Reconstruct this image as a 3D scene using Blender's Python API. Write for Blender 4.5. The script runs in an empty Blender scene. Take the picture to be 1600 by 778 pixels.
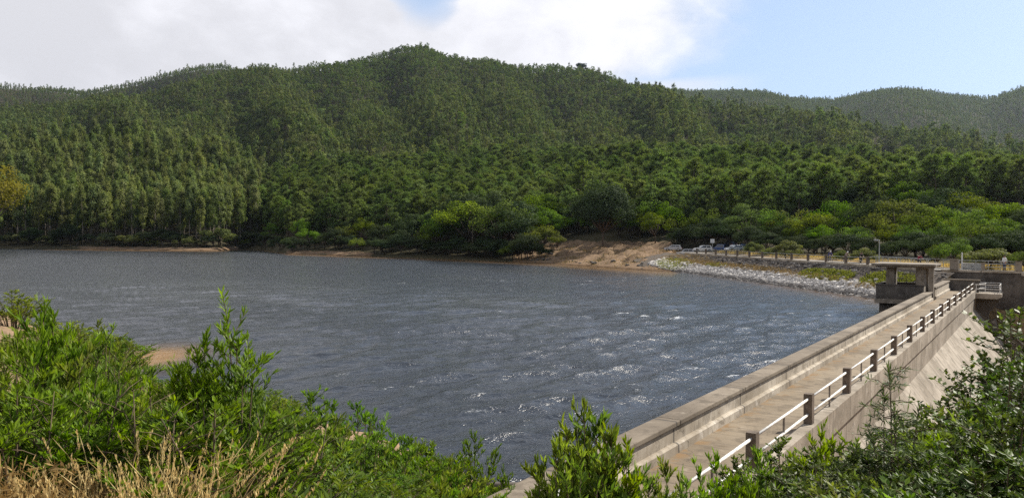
import bpy, bmesh, math, random
import numpy as np
from mathutils import Vector, Matrix

rng = np.random.default_rng(7)
random.seed(7)
R = math.radians
sc = bpy.context.scene
COL = sc.collection

# ------------------------------------------------------------------ camera, sky, sun, exposure
FPX, CX, CY = 1230.0, 800.0, 389.0        # focal length and centre in photo pixels (1600 wide)
CAMH, PITCH, ROLL = 7.0, R(0.93), R(0.35)
cam = bpy.data.cameras.new("camera"); camo = bpy.data.objects.new("camera", cam); COL.objects.link(camo)
cam.sensor_width = 36.0; cam.lens = 36.0 * FPX / 1600.0
cam.clip_start = 0.1; cam.clip_end = 20000
CR = Matrix.Rotation(R(90) - PITCH, 4, 'X') @ Matrix.Rotation(ROLL, 4, 'Z')
camo.matrix_world = Matrix.Translation((0, 0, CAMH)) @ CR
sc.camera = camo
CRn = np.array(CR.to_3x3())

SUN_AZ, SUN_EL = R(60), R(41)             # azimuth measured from +Y towards +X
world = bpy.data.worlds.new("World"); sc.world = world; world.use_nodes = True
SKY_STRENGTH = 0.057
sun = bpy.data.lights.new("sun", 'SUN'); suno = bpy.data.objects.new("sun", sun); COL.objects.link(suno)
sun.energy = 5.0; sun.angle = R(0.5); sun.color = (1.0, 0.94, 0.84)
sd = Vector((math.sin(SUN_AZ) * math.cos(SUN_EL), math.cos(SUN_AZ) * math.cos(SUN_EL), math.sin(SUN_EL)))
suno.rotation_euler = sd.to_track_quat('Z', 'Y').to_euler()
vs = sc.view_settings
vs.view_transform = 'Standard'; vs.look = 'None'; vs.exposure = 0.75; vs.gamma = 1.0; vs.use_curve_mapping = False
cy = sc.cycles
cy.max_bounces = 6; cy.diffuse_bounces = 3; cy.glossy_bounces = 3; cy.transmission_bounces = 3
cy.volume_bounces = 0; cy.transparent_max_bounces = 8; cy.caustics_reflective = False; cy.caustics_refractive = False
HAZE_DENSITY = 0.00005
cy.use_denoising = False; cy.denoiser = 'OPENIMAGEDENOISE'; cy.denoising_input_passes = 'RGB_ALBEDO_NORMAL'; cy.denoising_prefilter = 'ACCURATE'
cy.use_adaptive_sampling = False; cy.sample_clamp_indirect = 3.0; cy.sample_clamp_direct = 2.2

# ------------------------------------------------------------------ node helper
class NT:
    def __init__(s, tree): s.t = tree; s.n = tree.nodes; s.l = tree.links
    def new(s, typ, ins=None, **kw):
        nd = s.n.new(typ)
        for k, v in kw.items(): setattr(nd, k, v)
        for k, v in (ins or {}).items(): s.put(nd.inputs[k], v)
        return nd
    def put(s, sock, v):
        if isinstance(v, bpy.types.NodeSocket): s.l.new(v, sock)
        elif isinstance(v, bpy.types.Node): s.l.new(v.outputs[0], sock)
        else: sock.default_value = v
    def m(s, op, a, b=None, c=None, clamp=False):
        nd = s.new('ShaderNodeMath', operation=op); nd.use_clamp = clamp
        for i, v in enumerate((a, b, c)):
            if v is not None: s.put(nd.inputs[i], v)
        return nd.outputs[0]
    def sstep(s, v, lo, hi, a=0.0, b=1.0):
        nd = s.new('ShaderNodeMapRange', interpolation_type='SMOOTHSTEP')
        for k, x in (('Value', v), ('From Min', lo), ('From Max', hi), ('To Min', a), ('To Max', b)): s.put(nd.inputs[k], x)
        return nd.outputs[0]
    def mix(s, f, a, b, blend='MIX'):
        nd = s.new('ShaderNodeMix', data_type='RGBA', blend_type=blend)
        s.put(nd.inputs[0], f); s.put(nd.inputs[6], a); s.put(nd.inputs[7], b)
        return nd.outputs[2]
    def noise(s, vec, scale, detail=4, rough=0.55, dist=0.0):
        nd = s.new('ShaderNodeTexNoise', {'Vector': vec, 'Scale': scale, 'Detail': detail, 'Roughness': rough, 'Distortion': dist})
        return nd.outputs[0]
    def vmul(s, vec, xyz):
        nd = s.new('ShaderNodeVectorMath', operation='MULTIPLY'); s.put(nd.inputs[0], vec); s.put(nd.inputs[1], xyz)
        return nd.outputs[0]
    def pos(s): return s.new('ShaderNodeNewGeometry').outputs['Position']
    def obj(s): return s.new('ShaderNodeTexCoord').outputs['Object']
    def xyz(s, v):
        nd = s.new('ShaderNodeSeparateXYZ', {0: v}); return nd.outputs
    def attr(s, name): return s.new('ShaderNodeAttribute', attribute_name=name).outputs['Fac']
    def bump(s, h, strength=0.3, dist=0.05, nrm=None):
        d = {'Height': h, 'Strength': strength, 'Distance': dist}
        if nrm is not None: d['Normal'] = nrm
        return s.new('ShaderNodeBump', d).outputs[0]

def mat(name):
    m = bpy.data.materials.new(name); m.use_nodes = True
    m.node_tree.nodes.clear(); nt = NT(m.node_tree)
    out = nt.new('ShaderNodeOutputMaterial')
    return m, nt, out
def C(r, g, b): return (r, g, b, 1.0)

def bsdf(nt, out, col, rough=0.8, nrm=None, spec=0.3, metal=0.0):
    p = nt.new('ShaderNodeBsdfPrincipled', {'Base Color': col, 'Roughness': rough, 'Specular IOR Level': spec, 'Metallic': metal})
    if nrm is not None: nt.put(p.inputs['Normal'], nrm)
    nt.l.new(p.outputs[0], out.inputs[0])
    return p

# ------------------------------------------------------------------ world: sky with clouds
def build_world():
    nt = NT(world.node_tree); nt.n.clear()
    out = nt.new('ShaderNodeOutputWorld')
    sky = nt.new('ShaderNodeTexSky', sky_type='NISHITA', sun_disc=False)
    sky.sun_elevation = SUN_EL; sky.sun_rotation = SUN_AZ; sky.air_density = 1.0; sky.dust_density = 1.2; sky.ozone_density = 1.5
    d = nt.new('ShaderNodeTexCoord').outputs['Generated']
    x, y, z = nt.xyz(d)
    az = nt.m('ARCTAN2', x, y)
    el = nt.m('ARCSINE', z)
    wisp = nt.noise(nt.vmul(d, (1, 1, 1.7)), 4.2, 7, 0.58, 0.35)
    fine = nt.noise(nt.vmul(d, (1, 1, 1.5)), 13.0, 6, 0.6, 0.2)
    w = nt.m('ADD', nt.m('MULTIPLY', nt.m('SUBTRACT', wisp, 0.5), 0.34), nt.m('MULTIPLY', nt.m('SUBTRACT', fine, 0.5), 0.16))
    # the right edge of the cloud bank leans with height: a bulge at 14 degrees up, receding above and below
    e1 = nt.m('SUBTRACT', el, 0.272)
    edge = nt.m('SUBTRACT', 0.268, nt.m('MULTIPLY', nt.m('MULTIPLY', e1, e1), 14.0))
    edge = nt.m('MAXIMUM', edge, -0.2)
    dd = nt.m('ADD', nt.m('SUBTRACT', edge, az), w)
    mask = nt.sstep(dd, -0.07, 0.13)
    # a blue gap above the summit
    ga = nt.m('DIVIDE', nt.m('ADD', nt.m('ADD', az, 0.112), nt.m('MULTIPLY', w, 0.4)), 0.05)
    ge = nt.m('DIVIDE', nt.m('SUBTRACT', el, 0.318), 0.055)
    gap = nt.m('ADD', nt.m('MULTIPLY', ga, ga), nt.m('MULTIPLY', ge, ge))
    mask = nt.m('MULTIPLY', mask, nt.sstep(gap, 0.1, 1.7, 0.08, 1.0))
    # low strip of cloud at the far ridge
    le = nt.m('ABSOLUTE', nt.m('SUBTRACT', el, 0.184))
    strip = nt.m('MULTIPLY', nt.sstep(nt.m('SUBTRACT', nt.m('ADD', az, nt.m('MULTIPLY', w, 0.5)), 0.30), -0.14, 0.06, 1.0, 0.0), nt.sstep(le, 0.002, 0.016, 0.75, 0.0))
    mask = nt.m('MAXIMUM', mask, strip)
    # high scattered cloud outside the picture keeps the zenith from being bare
    hi = nt.m('MULTIPLY', nt.sstep(wisp, 0.5, 0.66), nt.sstep(el, 0.5, 0.9, 0.0, 0.5))
    mask = nt.m('MAXIMUM', mask, hi)
    sunside = nt.sstep(az, -0.5, 0.3)
    body = nt.m('ADD', nt.m('MULTIPLY', wisp, 0.9), nt.m('MULTIPLY', fine, 0.35))
    bright = nt.m('ADD', nt.m('MULTIPLY', nt.sstep(body, 0.46, 0.86), 3.2), nt.m('MULTIPLY', sunside, 0.7))
    bright = nt.m('ADD', bright, 8.5)
    cc = nt.new('ShaderNodeCombineColor', {0: nt.m('MULTIPLY', bright, 0.985), 1: nt.m('MULTIPLY', bright, 0.985), 2: nt.m('MULTIPLY', bright, 1.04)})
    # thin haze near the horizon makes the blue paler, as in the photograph
    pale = nt.sstep(el, 0.0, 0.9, 0.62, 0.05)
    skyc = nt.mix(pale, sky.outputs[0], C(7.6, 10.2, 14.6))
    colr = nt.mix(mask, skyc, cc.outputs[0])
    bg = nt.new('ShaderNodeBackground', {0: colr, 1: SKY_STRENGTH})
    nt.l.new(bg.outputs[0], out.inputs[0])
build_world()

# ------------------------------------------------------------------ pixel helpers (photo pixels -> world points)
def ray(x, y):
    v = np.array([(x - CX) / FPX, -(y - CY) / FPX, -1.0]); return CRn @ v
def at(x, y, depth):
    d = ray(x, y); return np.array([0, 0, CAMH]) + d * (depth / d[1])
def hor(x): return 369.0 + (x - 800.0) * 0.0061
def topz(x, y, depth): return at(x, y, depth)[2]
def azx(x): return math.atan((x - CX) / FPX)

# ------------------------------------------------------------------ object helpers
def tag(o, label=None, cat=None, group=None, kind=None):
    if label: o['label'] = label
    if cat: o['category'] = cat
    if group: o['group'] = group
    if kind: o['kind'] = kind
    return o
def empty(name, loc=(0, 0, 0), rz=0.0, label=None, cat=None, group=None, kind=None):
    o = bpy.data.objects.new(name, None); COL.objects.link(o)
    o.location = loc; o.rotation_euler = (0, 0, rz); o.empty_display_size = 0.2
    return tag(o, label, cat, group, kind)
def link(name, me, parent=None, mats=()):
    for m in mats:
        if m.name not in [x.name for x in me.materials if x]: me.materials.append(m)
    o = bpy.data.objects.new(name, me); COL.objects.link(o)
    if parent: o.parent = parent
    return o
def copy_tree(o, parent=None):
    c = o.copy(); COL.objects.link(c)
    if parent: c.parent = parent
    for ch in list(o.children): copy_tree(ch, c)
    return c
def np_mesh(name, V, F, tint=None, smooth=False, mats=None, midx=None):
    """V (n,3), F (m,k) or a list of such arrays with different k"""
    Fs = F if isinstance(F, list) else [F]
    Fs = [np.asarray(f, np.int32) for f in Fs if len(f)]
    V = np.asarray(V, np.float32)
    me = bpy.data.meshes.new(name)
    me.vertices.add(len(V)); me.vertices.foreach_set('co', V.ravel())
    nl = sum(f.size for f in Fs); npoly = sum(len(f) for f in Fs)
    me.loops.add(nl); me.loops.foreach_set('vertex_index', np.concatenate([f.ravel() for f in Fs]))
    tot = np.concatenate([np.full(len(f), f.shape[1], np.int32) for f in Fs])
    me.polygons.add(npoly); me.polygons.foreach_set('loop_start', np.concatenate([[0], np.cumsum(tot)[:-1]]).astype(np.int32))
    if smooth: me.polygons.foreach_set('use_smooth', np.ones(npoly, bool))
    if midx is not None: me.polygons.foreach_set('material_index', np.asarray(midx, np.int32))
    me.update(calc_edges=True)
    if tint is not None:
        a = me.attributes.new('tint', 'FLOAT', 'FACE'); a.data.foreach_set('value', np.asarray(tint, np.float32))
    for m in mats or (): me.materials.append(m)
    return me
def pattr(me, name, vals):
    a = me.attributes.new(name, 'FLOAT', 'POINT'); a.data.foreach_set('value', np.asarray(vals, np.float32))

class MB:
    """collects boxes, prisms, tubes and sheets into one mesh"""
    def __init__(s): s.v = []; s.f = []; s.mi = []; s.cur = 0
    def add(s, vs, fs):
        o = len(s.v); s.v += [tuple(map(float, p)) for p in vs]; s.f += [tuple(i + o for i in f) for f in fs]; s.mi += [s.cur] * len(fs)
    def box(s, a, b):
        (x0, y0, z0), (x1, y1, z1) = a, b
        s.add([(x0,y0,z0),(x1,y0,z0),(x1,y1,z0),(x0,y1,z0),(x0,y0,z1),(x1,y0,z1),(x1,y1,z1),(x0,y1,z1)],
              [(0,3,2,1),(4,5,6,7),(0,1,5,4),(1,2,6,5),(2,3,7,6),(3,0,4,7)])
    def cbox(s, c, sx, sy, sz, rz=0.0):
        cx, cyy, cz = c; ca, sa = math.cos(rz), math.sin(rz); P = []
        for z in (cz, cz + sz):
            for dx, dy in ((-sx,-sy),(sx,-sy),(sx,sy),(-sx,sy)):
                dx, dy = dx / 2, dy / 2; P.append((cx + dx*ca - dy*sa, cyy + dx*sa + dy*ca, z))
        s.add(P, [(0,3,2,1),(4,5,6,7),(0,1,5,4),(1,2,6,5),(2,3,7,6),(3,0,4,7)])
    def prism(s, prof, x0, x1, axis=0):
        """profile of 2-D points extruded along an axis (0: x, points are (y,z); 1: y, points are (x,z); 2: z, points are (x,y))"""
        n = len(prof); P = []
        for x in (x0, x1):
            for a, b in prof:
                P.append((x, a, b) if axis == 0 else (a, x, b) if axis == 1 else (a, b, x))
        F = [tuple(range(n))[::-1], tuple(range(n, 2*n))] + [(i, (i+1) % n, n + (i+1) % n, n + i) for i in range(n)]
        s.add(P, F)
    def tube(s, pts, rad, n=6, cap=True):
        pts = [Vector(p) for p in pts]
        rads = rad if isinstance(rad, (list, tuple)) else [rad] * len(pts)
        P = []; F = []; ref = None
        for i, p in enumerate(pts):
            d = (pts[min(i+1, len(pts)-1)] - pts[max(i-1, 0)])
            d = d.normalized() if d.length > 1e-9 else Vector((0, 0, 1))
            if ref is None:
                ref = Vector((1, 0, 0)) if abs(d.x) < 0.8 else Vector((0, 1, 0))
            a = (ref - d * ref.dot(d)).normalized(); ref = a; b = d.cross(a)
            for k in range(n):
                t = 2 * math.pi * k / n; P.append(p + (a * math.cos(t) + b * math.sin(t)) * rads[i])
        for i in range(len(pts) - 1):
            for k in range(n):
                F.append((i*n + k, i*n + (k+1) % n, (i+1)*n + (k+1) % n, (i+1)*n + k))
        if cap:
            F.append(tuple(range(n))[::-1]); F.append(tuple((len(pts)-1)*n + k for k in range(n)))
        s.add(P, F)
    def ball(s, c, r, nu=10, nv=6, sq=(1, 1, 1)):
        P = [(c[0], c[1], c[2] - r * sq[2])]
        for j in range(1, nv):
            t = math.pi * j / nv - math.pi / 2
            for i in range(nu):
                a = 2 * math.pi * i / nu
                P.append((c[0] + r*sq[0]*math.cos(t)*math.cos(a), c[1] + r*sq[1]*math.cos(t)*math.sin(a), c[2] + r*sq[2]*math.sin(t)))
        P.append((c[0], c[1], c[2] + r * sq[2])); L = len(P) - 1
        F = [(0, 1 + (i+1) % nu, 1 + i) for i in range(nu)]
        for j in range(nv - 2):
            for i in range(nu):
                a = 1 + j*nu; F.append((a + i, a + (i+1) % nu, a + nu + (i+1) % nu, a + nu + i))
        a = 1 + (nv-2)*nu; F += [(a + i, a + (i+1) % nu, L) for i in range(nu)]
        s.add(P, F)
    def mesh(s, name, mats=(), smooth=False):
        me = bpy.data.meshes.new(name); me.from_pydata(s.v, [], s.f)
        for m in mats: me.materials.append(m)
        if any(s.mi): me.polygons.foreach_set('material_index', s.mi)
        if smooth: me.polygons.foreach_set('use_smooth', [True] * len(me.polygons))
        me.update(); return me
    def build(s, name, m, parent=None, bevel=0.0, smooth=False):
        me = s.mesh(name, m if isinstance(m, (list, tuple)) else (m,), smooth)
        o = link(name, me, parent)
        if bevel:
            b = o.modifiers.new('bevel', 'BEVEL'); b.width = bevel; b.segments = 2; b.limit_method = 'ANGLE'; b.angle_limit = R(40)
        return o

# ------------------------------------------------------------------ materials
M = {}
def concrete(name, base, dark, light, scale=1.0, joint=None, pav=None, stain=0.6):
    m, nt, out = mat(name)
    p = nt.obj()
    big = nt.noise(p, 0.35 * scale, 5, 0.6)
    mid = nt.noise(p, 2.2 * scale, 6, 0.65)
    fine = nt.noise(p, 38 * scale, 4, 0.7)
    streak = nt.noise(nt.vmul(p, (3.0, 0.35, 0.22)), 1.0, 7, 0.68)
    col = nt.mix(nt.sstep(big, 0.32, 0.7), base, dark)
    col = nt.mix(nt.m('MULTIPLY', nt.sstep(streak, 0.44, 0.68), stain), col, dark)
    col = nt.mix(nt.m('MULTIPLY', nt.sstep(mid, 0.55, 0.75), 0.7), col, light)
    col = nt.mix(nt.m('MULTIPLY', nt.sstep(fine, 0.5, 0.8), 0.35), col, tuple(c * 0.45 for c in dark[:3]) + (1,))
    blot = nt.noise(p, 1.3 * scale, 7, 0.72, 0.4)
    col = nt.mix(nt.m('MULTIPLY', nt.sstep(blot, 0.50, 0.60), 0.55), col, tuple(c * 0.6 for c in dark[:3]) + (1,))
    vo = nt.new('ShaderNodeTexVoronoi', {'Vector': nt.vmul(nt.new('ShaderNodeVectorMath', {0: p, 1: nt.new('ShaderNodeTexNoise', {'Vector': p, 'Scale': 1.5, 'Detail': 4}).outputs['Color']}).outputs[0], (.55, .9, .9)), 'Scale': 0.6}, feature='DISTANCE_TO_EDGE')
    crk = nt.m('MULTIPLY', nt.sstep(vo.outputs[0], 0.0, 0.008, 0.7, 0.0), nt.sstep(big, 0.45, 0.6))
    col = nt.mix(crk, col, C(0.04, 0.033, 0.026))
    h = nt.m('ADD', nt.m('MULTIPLY', fine, 0.5), mid)
    if joint:
        x = nt.xyz(p)[0]
        fr = nt.m('ABSOLUTE', nt.m('SUBTRACT', nt.m('FRACT', nt.m('DIVIDE', nt.m('ADD', x, nt.m('MULTIPLY', mid, 0.06)), joint)), 0.5))
        g = nt.sstep(fr, 0.004, 0.013, 0.75, 0.0)
        # each pour has its own tone
        cell = nt.new('ShaderNodeTexWhiteNoise', {'W': nt.m('FLOOR', nt.m('ADD', nt.m('DIVIDE', x, joint), 0.5))}, noise_dimensions='1D').outputs[0]
        col = nt.mix(nt.m('MULTIPLY', cell, 0.25), col, dark)
        drip = nt.m('MULTIPLY', nt.sstep(fr, 0.0, 0.11, 0.5, 0.0), nt.sstep(streak, 0.4, 0.6))
        col = nt.mix(drip, col, dark)
        col = nt.mix(g, col, C(0.05, 0.045, 0.04))
        h = nt.m('SUBTRACT', h, nt.m('MULTIPLY', g, 2.0))
    if pav:
        x = nt.xyz(p)[0]; y = nt.xyz(p)[1]
        wob = nt.m('MULTIPLY', nt.m('SUBTRACT', mid, 0.5), 0.07)
        fr = nt.m('ABSOLUTE', nt.m('SUBTRACT', nt.m('FRACT', nt.m('DIVIDE', nt.m('ADD', x, wob), pav)), 0.5))
        g = nt.sstep(fr, 0.012, 0.06, 1.0, 0.0)
        g = nt.m('MULTIPLY', g, nt.sstep(nt.noise(p, 1.1, 4), 0.3, 0.62, 0.15, 0.8))
        col = nt.mix(g, col, C(0.09, 0.075, 0.06))
        h = nt.m('SUBTRACT', h, g)
        # soil and leaf litter gathered along the parapet
        lit = nt.m('MULTIPLY', nt.sstep(y, 7.0, 7.6), nt.sstep(nt.noise(p, 1.6, 5, 0.7), 0.48, 0.6))
        col = nt.mix(lit, col, C(0.20, 0.125, 0.06))
    bsdf(nt, out, col, 0.9, nt.bump(h, 0.35, 0.02), 0.2)
    return m
M['conc_dam'] = concrete('dam_concrete', C(0.40, 0.35, 0.285), C(0.20, 0.168, 0.128), C(0.50, 0.45, 0.385), joint=2.75, stain=.75)
M['conc_wall'] = concrete('parapet_concrete', C(0.50, 0.445, 0.365), C(0.23, 0.19, 0.14), C(0.62, 0.57, 0.50), joint=5.5)
M['conc_cope'] = concrete('coping_concrete', C(0.235, 0.195, 0.148), C(0.12, 0.097, 0.072), C(0.32, 0.275, 0.22), joint=5.5, stain=0.3)
M['conc_deck'] = concrete('deck_paving', C(0.24, 0.193, 0.135), C(0.15, 0.117, 0.08), C(0.30, 0.25, 0.19), pav=0.5, stain=0.2)
M['conc_old'] = concrete('weathered_concrete', C(0.135, 0.118, 0.10), C(0.06, 0.052, 0.045), C(0.20, 0.18, 0.155))
M['conc_tower'] = concrete('tower_concrete', C(0.29, 0.25, 0.20), C(0.16, 0.135, 0.105), C(0.38, 0.335, 0.28))

def plain(name, col, rough=0.6, metal=0.0, spec=0.4, var=0.25, sc_=6.0):
    m, nt, out = mat(name)
    n = nt.noise(nt.obj(), sc_, 5, 0.6)
    dk = tuple(c * (1 - var) for c in col[:3]) + (1,)
    bsdf(nt, out, nt.mix(nt.sstep(n, 0.35, 0.7), col, dk), rough, nt.bump(n, 0.08, 0.01), spec, metal)
    return m
M['rail_white'] = plain('painted_rail', C(0.72, 0.71, 0.68), 0.5, var=0.3, sc_=9)
def rusty(name, col):
    m, nt, out = mat(name); p = nt.obj(); n = nt.noise(p, 7, 6, 0.7); n2 = nt.noise(p, 40, 4, 0.6)
    c = nt.mix(nt.sstep(n, 0.42, 0.62), col, tuple(x * .72 for x in col[:3]) + (1,))
    c = nt.mix(nt.m('MULTIPLY', nt.sstep(n, 0.56, 0.63), nt.sstep(n2, 0.4, 0.6)), c, C(0.16, 0.075, 0.035))
    bsdf(nt, out, c, 0.55, nt.bump(n2, 0.2, 0.005), 0.35); return m
M['rail_white'] = rusty('painted_rail', C(0.68, 0.66, 0.61))
M['rail_grey'] = plain('galvanised_rail', C(0.42, 0.43, 0.42), 0.5, 0.5, var=0.3)
M['post_dark'] = concrete('post_concrete', C(0.17, 0.135, 0.105), C(0.085, 0.066, 0.05), C(0.24, 0.20, 0.165), 2.0)
M['steel_dark'] = plain('rusty_baluster', C(0.22, 0.19, 0.16), 0.7, 0.2, var=0.4)
M['timber'] = plain('weathered_timber', C(0.10, 0.085, 0.07), 0.9, var=0.5)
M['bark'] = plain('bark', C(0.13, 0.10, 0.075), 0.95, var=0.5, sc_=14)
M['bark_euc'] = plain('pale_bark', C(0.24, 0.20, 0.155), 0.9, var=0.5, sc_=4)
M['twig'] = plain('twig', C(0.12, 0.085, 0.05), 0.9, var=0.4)
M['sign_white'] = plain('sign_white', C(0.78, 0.78, 0.77), 0.5, var=0.08)
M['ink'] = plain('sign_ink', C(0.06, 0.06, 0.08), 0.6)
M['tyre'] = plain('tyre_rubber', C(0.02, 0.02, 0.02), 0.9)
M['rim'] = plain('wheel_rim', C(0.5, 0.5, 0.5), 0.35, 0.8)
M['asphalt'] = plain('pale_asphalt', C(0.20, 0.18, 0.155), 0.95, var=0.3, sc_=1.2)
M['lamp_glass'] = plain('lamp_glass', C(0.7, 0.7, 0.68), 0.2)
M['red_lens'] = plain('red_lens', C(0.4, 0.02, 0.02), 0.25)
M['number_plate'] = plain('number_plate', C(0.7, 0.7, 0.68), 0.4)
def paint(name, col):
    m, nt, out = mat(name)
    n = nt.noise(nt.obj(), 3.0, 4)
    p = bsdf(nt, out, nt.mix(nt.sstep(n, 0.4, 0.75), col, tuple(c * 0.82 for c in col[:3]) + (1,)), 0.32, None, 0.5)
    p.inputs['Coat Weight'].default_value = 0.6
    return m
M['paint_white'] = paint('white_paint', C(0.72, 0.73, 0.74)); M['paint_silver'] = paint('silver_paint', C(0.42, 0.43, 0.45))
M['paint_blue'] = paint('blue_paint', C(0.03, 0.07, 0.20)); M['paint_dark'] = paint('dark_paint', C(0.02, 0.022, 0.03))
m, nt, out = mat('car_glass'); bsdf(nt, out, C(0.015, 0.018, 0.022), 0.08, None, 0.6); M['glass'] = m

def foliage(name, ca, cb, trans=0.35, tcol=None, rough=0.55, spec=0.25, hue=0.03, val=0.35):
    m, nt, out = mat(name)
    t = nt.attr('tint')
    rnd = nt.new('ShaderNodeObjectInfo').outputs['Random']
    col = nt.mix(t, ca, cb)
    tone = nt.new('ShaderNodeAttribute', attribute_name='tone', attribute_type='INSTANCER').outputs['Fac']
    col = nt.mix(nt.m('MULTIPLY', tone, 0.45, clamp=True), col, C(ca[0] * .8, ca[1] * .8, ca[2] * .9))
    hs = nt.new('ShaderNodeHueSaturation', {'Color': col,
        'Hue': nt.m('ADD', 0.5, nt.m('MULTIPLY', nt.m('SUBTRACT', rnd, 0.5), hue)),
        'Value': nt.m('ADD', 1.0 - val / 2, nt.m('MULTIPLY', nt.m('FRACT', nt.m('MULTIPLY', rnd, 17.3)), val)),
        'Saturation': nt.m('ADD', 0.9, nt.m('MULTIPLY', nt.m('FRACT', nt.m('MULTIPLY', rnd, 7.7)), 0.2))})
    c = hs.outputs[0]
    p = nt.new('ShaderNodeBsdfPrincipled', {'Base Color': c, 'Roughness': rough, 'Specular IOR Level': spec})
    tr = nt.new('ShaderNodeBsdfTranslucent', {'Color': nt.mix(1.0, c, tcol or C(1.25, 1.35, 0.55), 'MULTIPLY')})
    mx = nt.new('ShaderNodeMixShader', {0: trans, 1: p.outputs[0], 2: tr.outputs[0]})
    nt.l.new(mx.outputs[0], out.inputs[0])
    return m
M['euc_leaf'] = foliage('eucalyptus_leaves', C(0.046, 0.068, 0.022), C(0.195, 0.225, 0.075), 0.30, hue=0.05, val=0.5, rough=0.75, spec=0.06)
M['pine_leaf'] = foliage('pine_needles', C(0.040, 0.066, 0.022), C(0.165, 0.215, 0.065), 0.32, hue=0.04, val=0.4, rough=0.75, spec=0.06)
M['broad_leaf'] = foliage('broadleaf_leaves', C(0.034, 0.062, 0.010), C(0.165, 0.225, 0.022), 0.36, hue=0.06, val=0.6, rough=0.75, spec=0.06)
M['dark_leaf'] = foliage('dark_evergreen_leaves', C(0.020, 0.035, 0.014), C(0.06, 0.085, 0.032), 0.2, hue=0.04, val=0.4, rough=0.75, spec=0.06)
M['olive_leaf'] = foliage('olive_green_leaves', C(0.07, 0.085, 0.035), C(0.16, 0.175, 0.06), 0.3, rough=0.75, spec=0.06)
M['autumn_leaf'] = foliage('autumn_leaves', C(0.08, 0.075, 0.014), C(0.20, 0.165, 0.03), 0.4, rough=0.75, spec=0.06)
M['acacia_leaf'] = foliage('acacia_leaves', C(0.042, 0.078, 0.010), C(0.205, 0.275, 0.028), 0.42, rough=0.5, spec=0.2, hue=0.05, val=0.35)
M['fine_leaf'] = foliage('broom_leaves', C(0.045, 0.080, 0.010), C(0.190, 0.260, 0.025), 0.40, rough=0.55, spec=0.15, hue=0.06, val=0.4)
M['gloss_leaf'] = foliage('glossy_leaves', C(0.03, 0.055, 0.012), C(0.112, 0.162, 0.024), 0.32, rough=0.5, spec=0.2, hue=0.04, val=0.35)
M['wattle_leaf'] = foliage('wattle_leaves', C(0.05, 0.075, 0.028), C(0.12, 0.155, 0.055), 0.32)
M['straw'] = foliage('dry_straw', C(0.40, 0.30, 0.115), C(0.76, 0.61, 0.275), 0.3, C(1.1, 1.0, 0.8), 0.7, 0.15, 0.02, 0.2)
M['dry_leaf'] = foliage('dry_brush', C(0.16, 0.105, 0.045), C(0.42, 0.30, 0.14), 0.25, C(1.1, 1.0, 0.8), 0.8, 0.1, 0.02, 0.25)
M['yellow_cover'] = foliage('yellow_ground_cover', C(0.14, 0.15, 0.015), C(0.33, 0.34, 0.03), 0.35)

# ------------------------------------------------------------------ the lie of the land
THETA = math.atan(819 / 1230.0)                       # the dam runs away from us to the right
U = np.array([math.sin(THETA), math.cos(THETA)]); N = np.array([-math.cos(THETA), math.sin(THETA)])
DAM_RZ = math.atan2(U[1], U[0])
def dam_xy(t, L): return U * t + N * L
E0 = np.array([46.65, 103.0]); W = np.array([-0.122, 0.9925]); MR = np.array([0.9925, 0.122])   # road line, along and to its right
ROADZ = 3.44
def road_xy(tau, off=0.0): return E0 + W * tau + MR * off

def tabulate(rows): return np.array([azx(r[0]) for r in rows]), np.array([r[1] for r in rows], float), np.array([r[2] for r in rows], float)
def zt(x, ytop, d, T): return CAMH + (hor(x) - ytop) / FPX * d - T
def shore_d(x, y): return CAMH * FPX / (y - hor(x))
SH = [(-250, 386.5), (0, 388.5), (200, 391), (340, 392), (380, 389.5), (410, 391), (450, 397), (540, 400), (640, 403), (800, 409), (900, 415), (1000, 422), (1050, 425)]
L0 = [(x, shore_d(x, y), 0.0) for x, y in SH] + [(1066, 177, 2.2), (1100, 161.6, 3.3), (1200, 132, 3.3), (1300, 112, 3.3), (1400, 97, 3.3), (1500, 85.7, 3.3), (1600, 76.7, 3.3), (1800, 63, 3.3)]
L1 = [(x, d + (9 if x < 780 else 14), z + (1.3 if x < 1060 else 0.2)) for x, d, z in L0]
L2 = [(x, d + (30 if x < 780 else 42), (3.5 if x < 780 else 4.2)) for x, d, z in L0]
L3 = [(x, d, zt(x, y, d, T)) for x, y, d, T in [(-200,212,600,24),(0,212,600,24),(150,205,600,24),(300,221,580,24),(400,262,500,20),(500,255,560,15),(650,247,600,15),(800,240,600,15),(900,241,580,15),(1000,237,560,15),(1150,238,540,15),(1300,247,520,15),(1450,252,500,15),(1600,252,500,15),(1800,252,500,15)]]
L4 = [(x, d + 50, z - (14 if x < 350 else 0)) for x, d, z in L3]
L5 = [(x, d, zt(x, y, d, 17)) for x, y, d in [(-200,176,1000),(0,175,1000),(150,168,1000),(300,165,950),(400,170,930),(500,165,930),(650,150,1000),(800,160,950),(900,165,900),(1000,172,850),(1150,192,760),(1300,212,700),(1450,233,620),(1530,246,590),(1600,251,570),(1800,252,570)]]
L6 = [(x, d, zt(x, y, d, 14)) for x, y, d in [(-200,170,1250),(0,166,1250),(150,158,1250),(300,127,1300),(350,113,1330),(400,108,1350),(440,106,1370),(470,103,1400),(520,98,1400),(570,84,1430),(610,76,1450),(650,71,1450),(670,73,1450),(700,88,1420),(740,97,1380),(790,100,1350),(860,97,1300),(900,105,1280),(940,116,1230),(985,134,1130),(1050,146,1060),(1150,163,950),(1250,178,880),(1350,190,820),(1430,202,770),(1500,216,730),(1560,236,690),(1620,250,660),(1800,254,660)]]
L7 = [(x, d + 260, z * 0.72) for x, d, z in L6]
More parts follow.
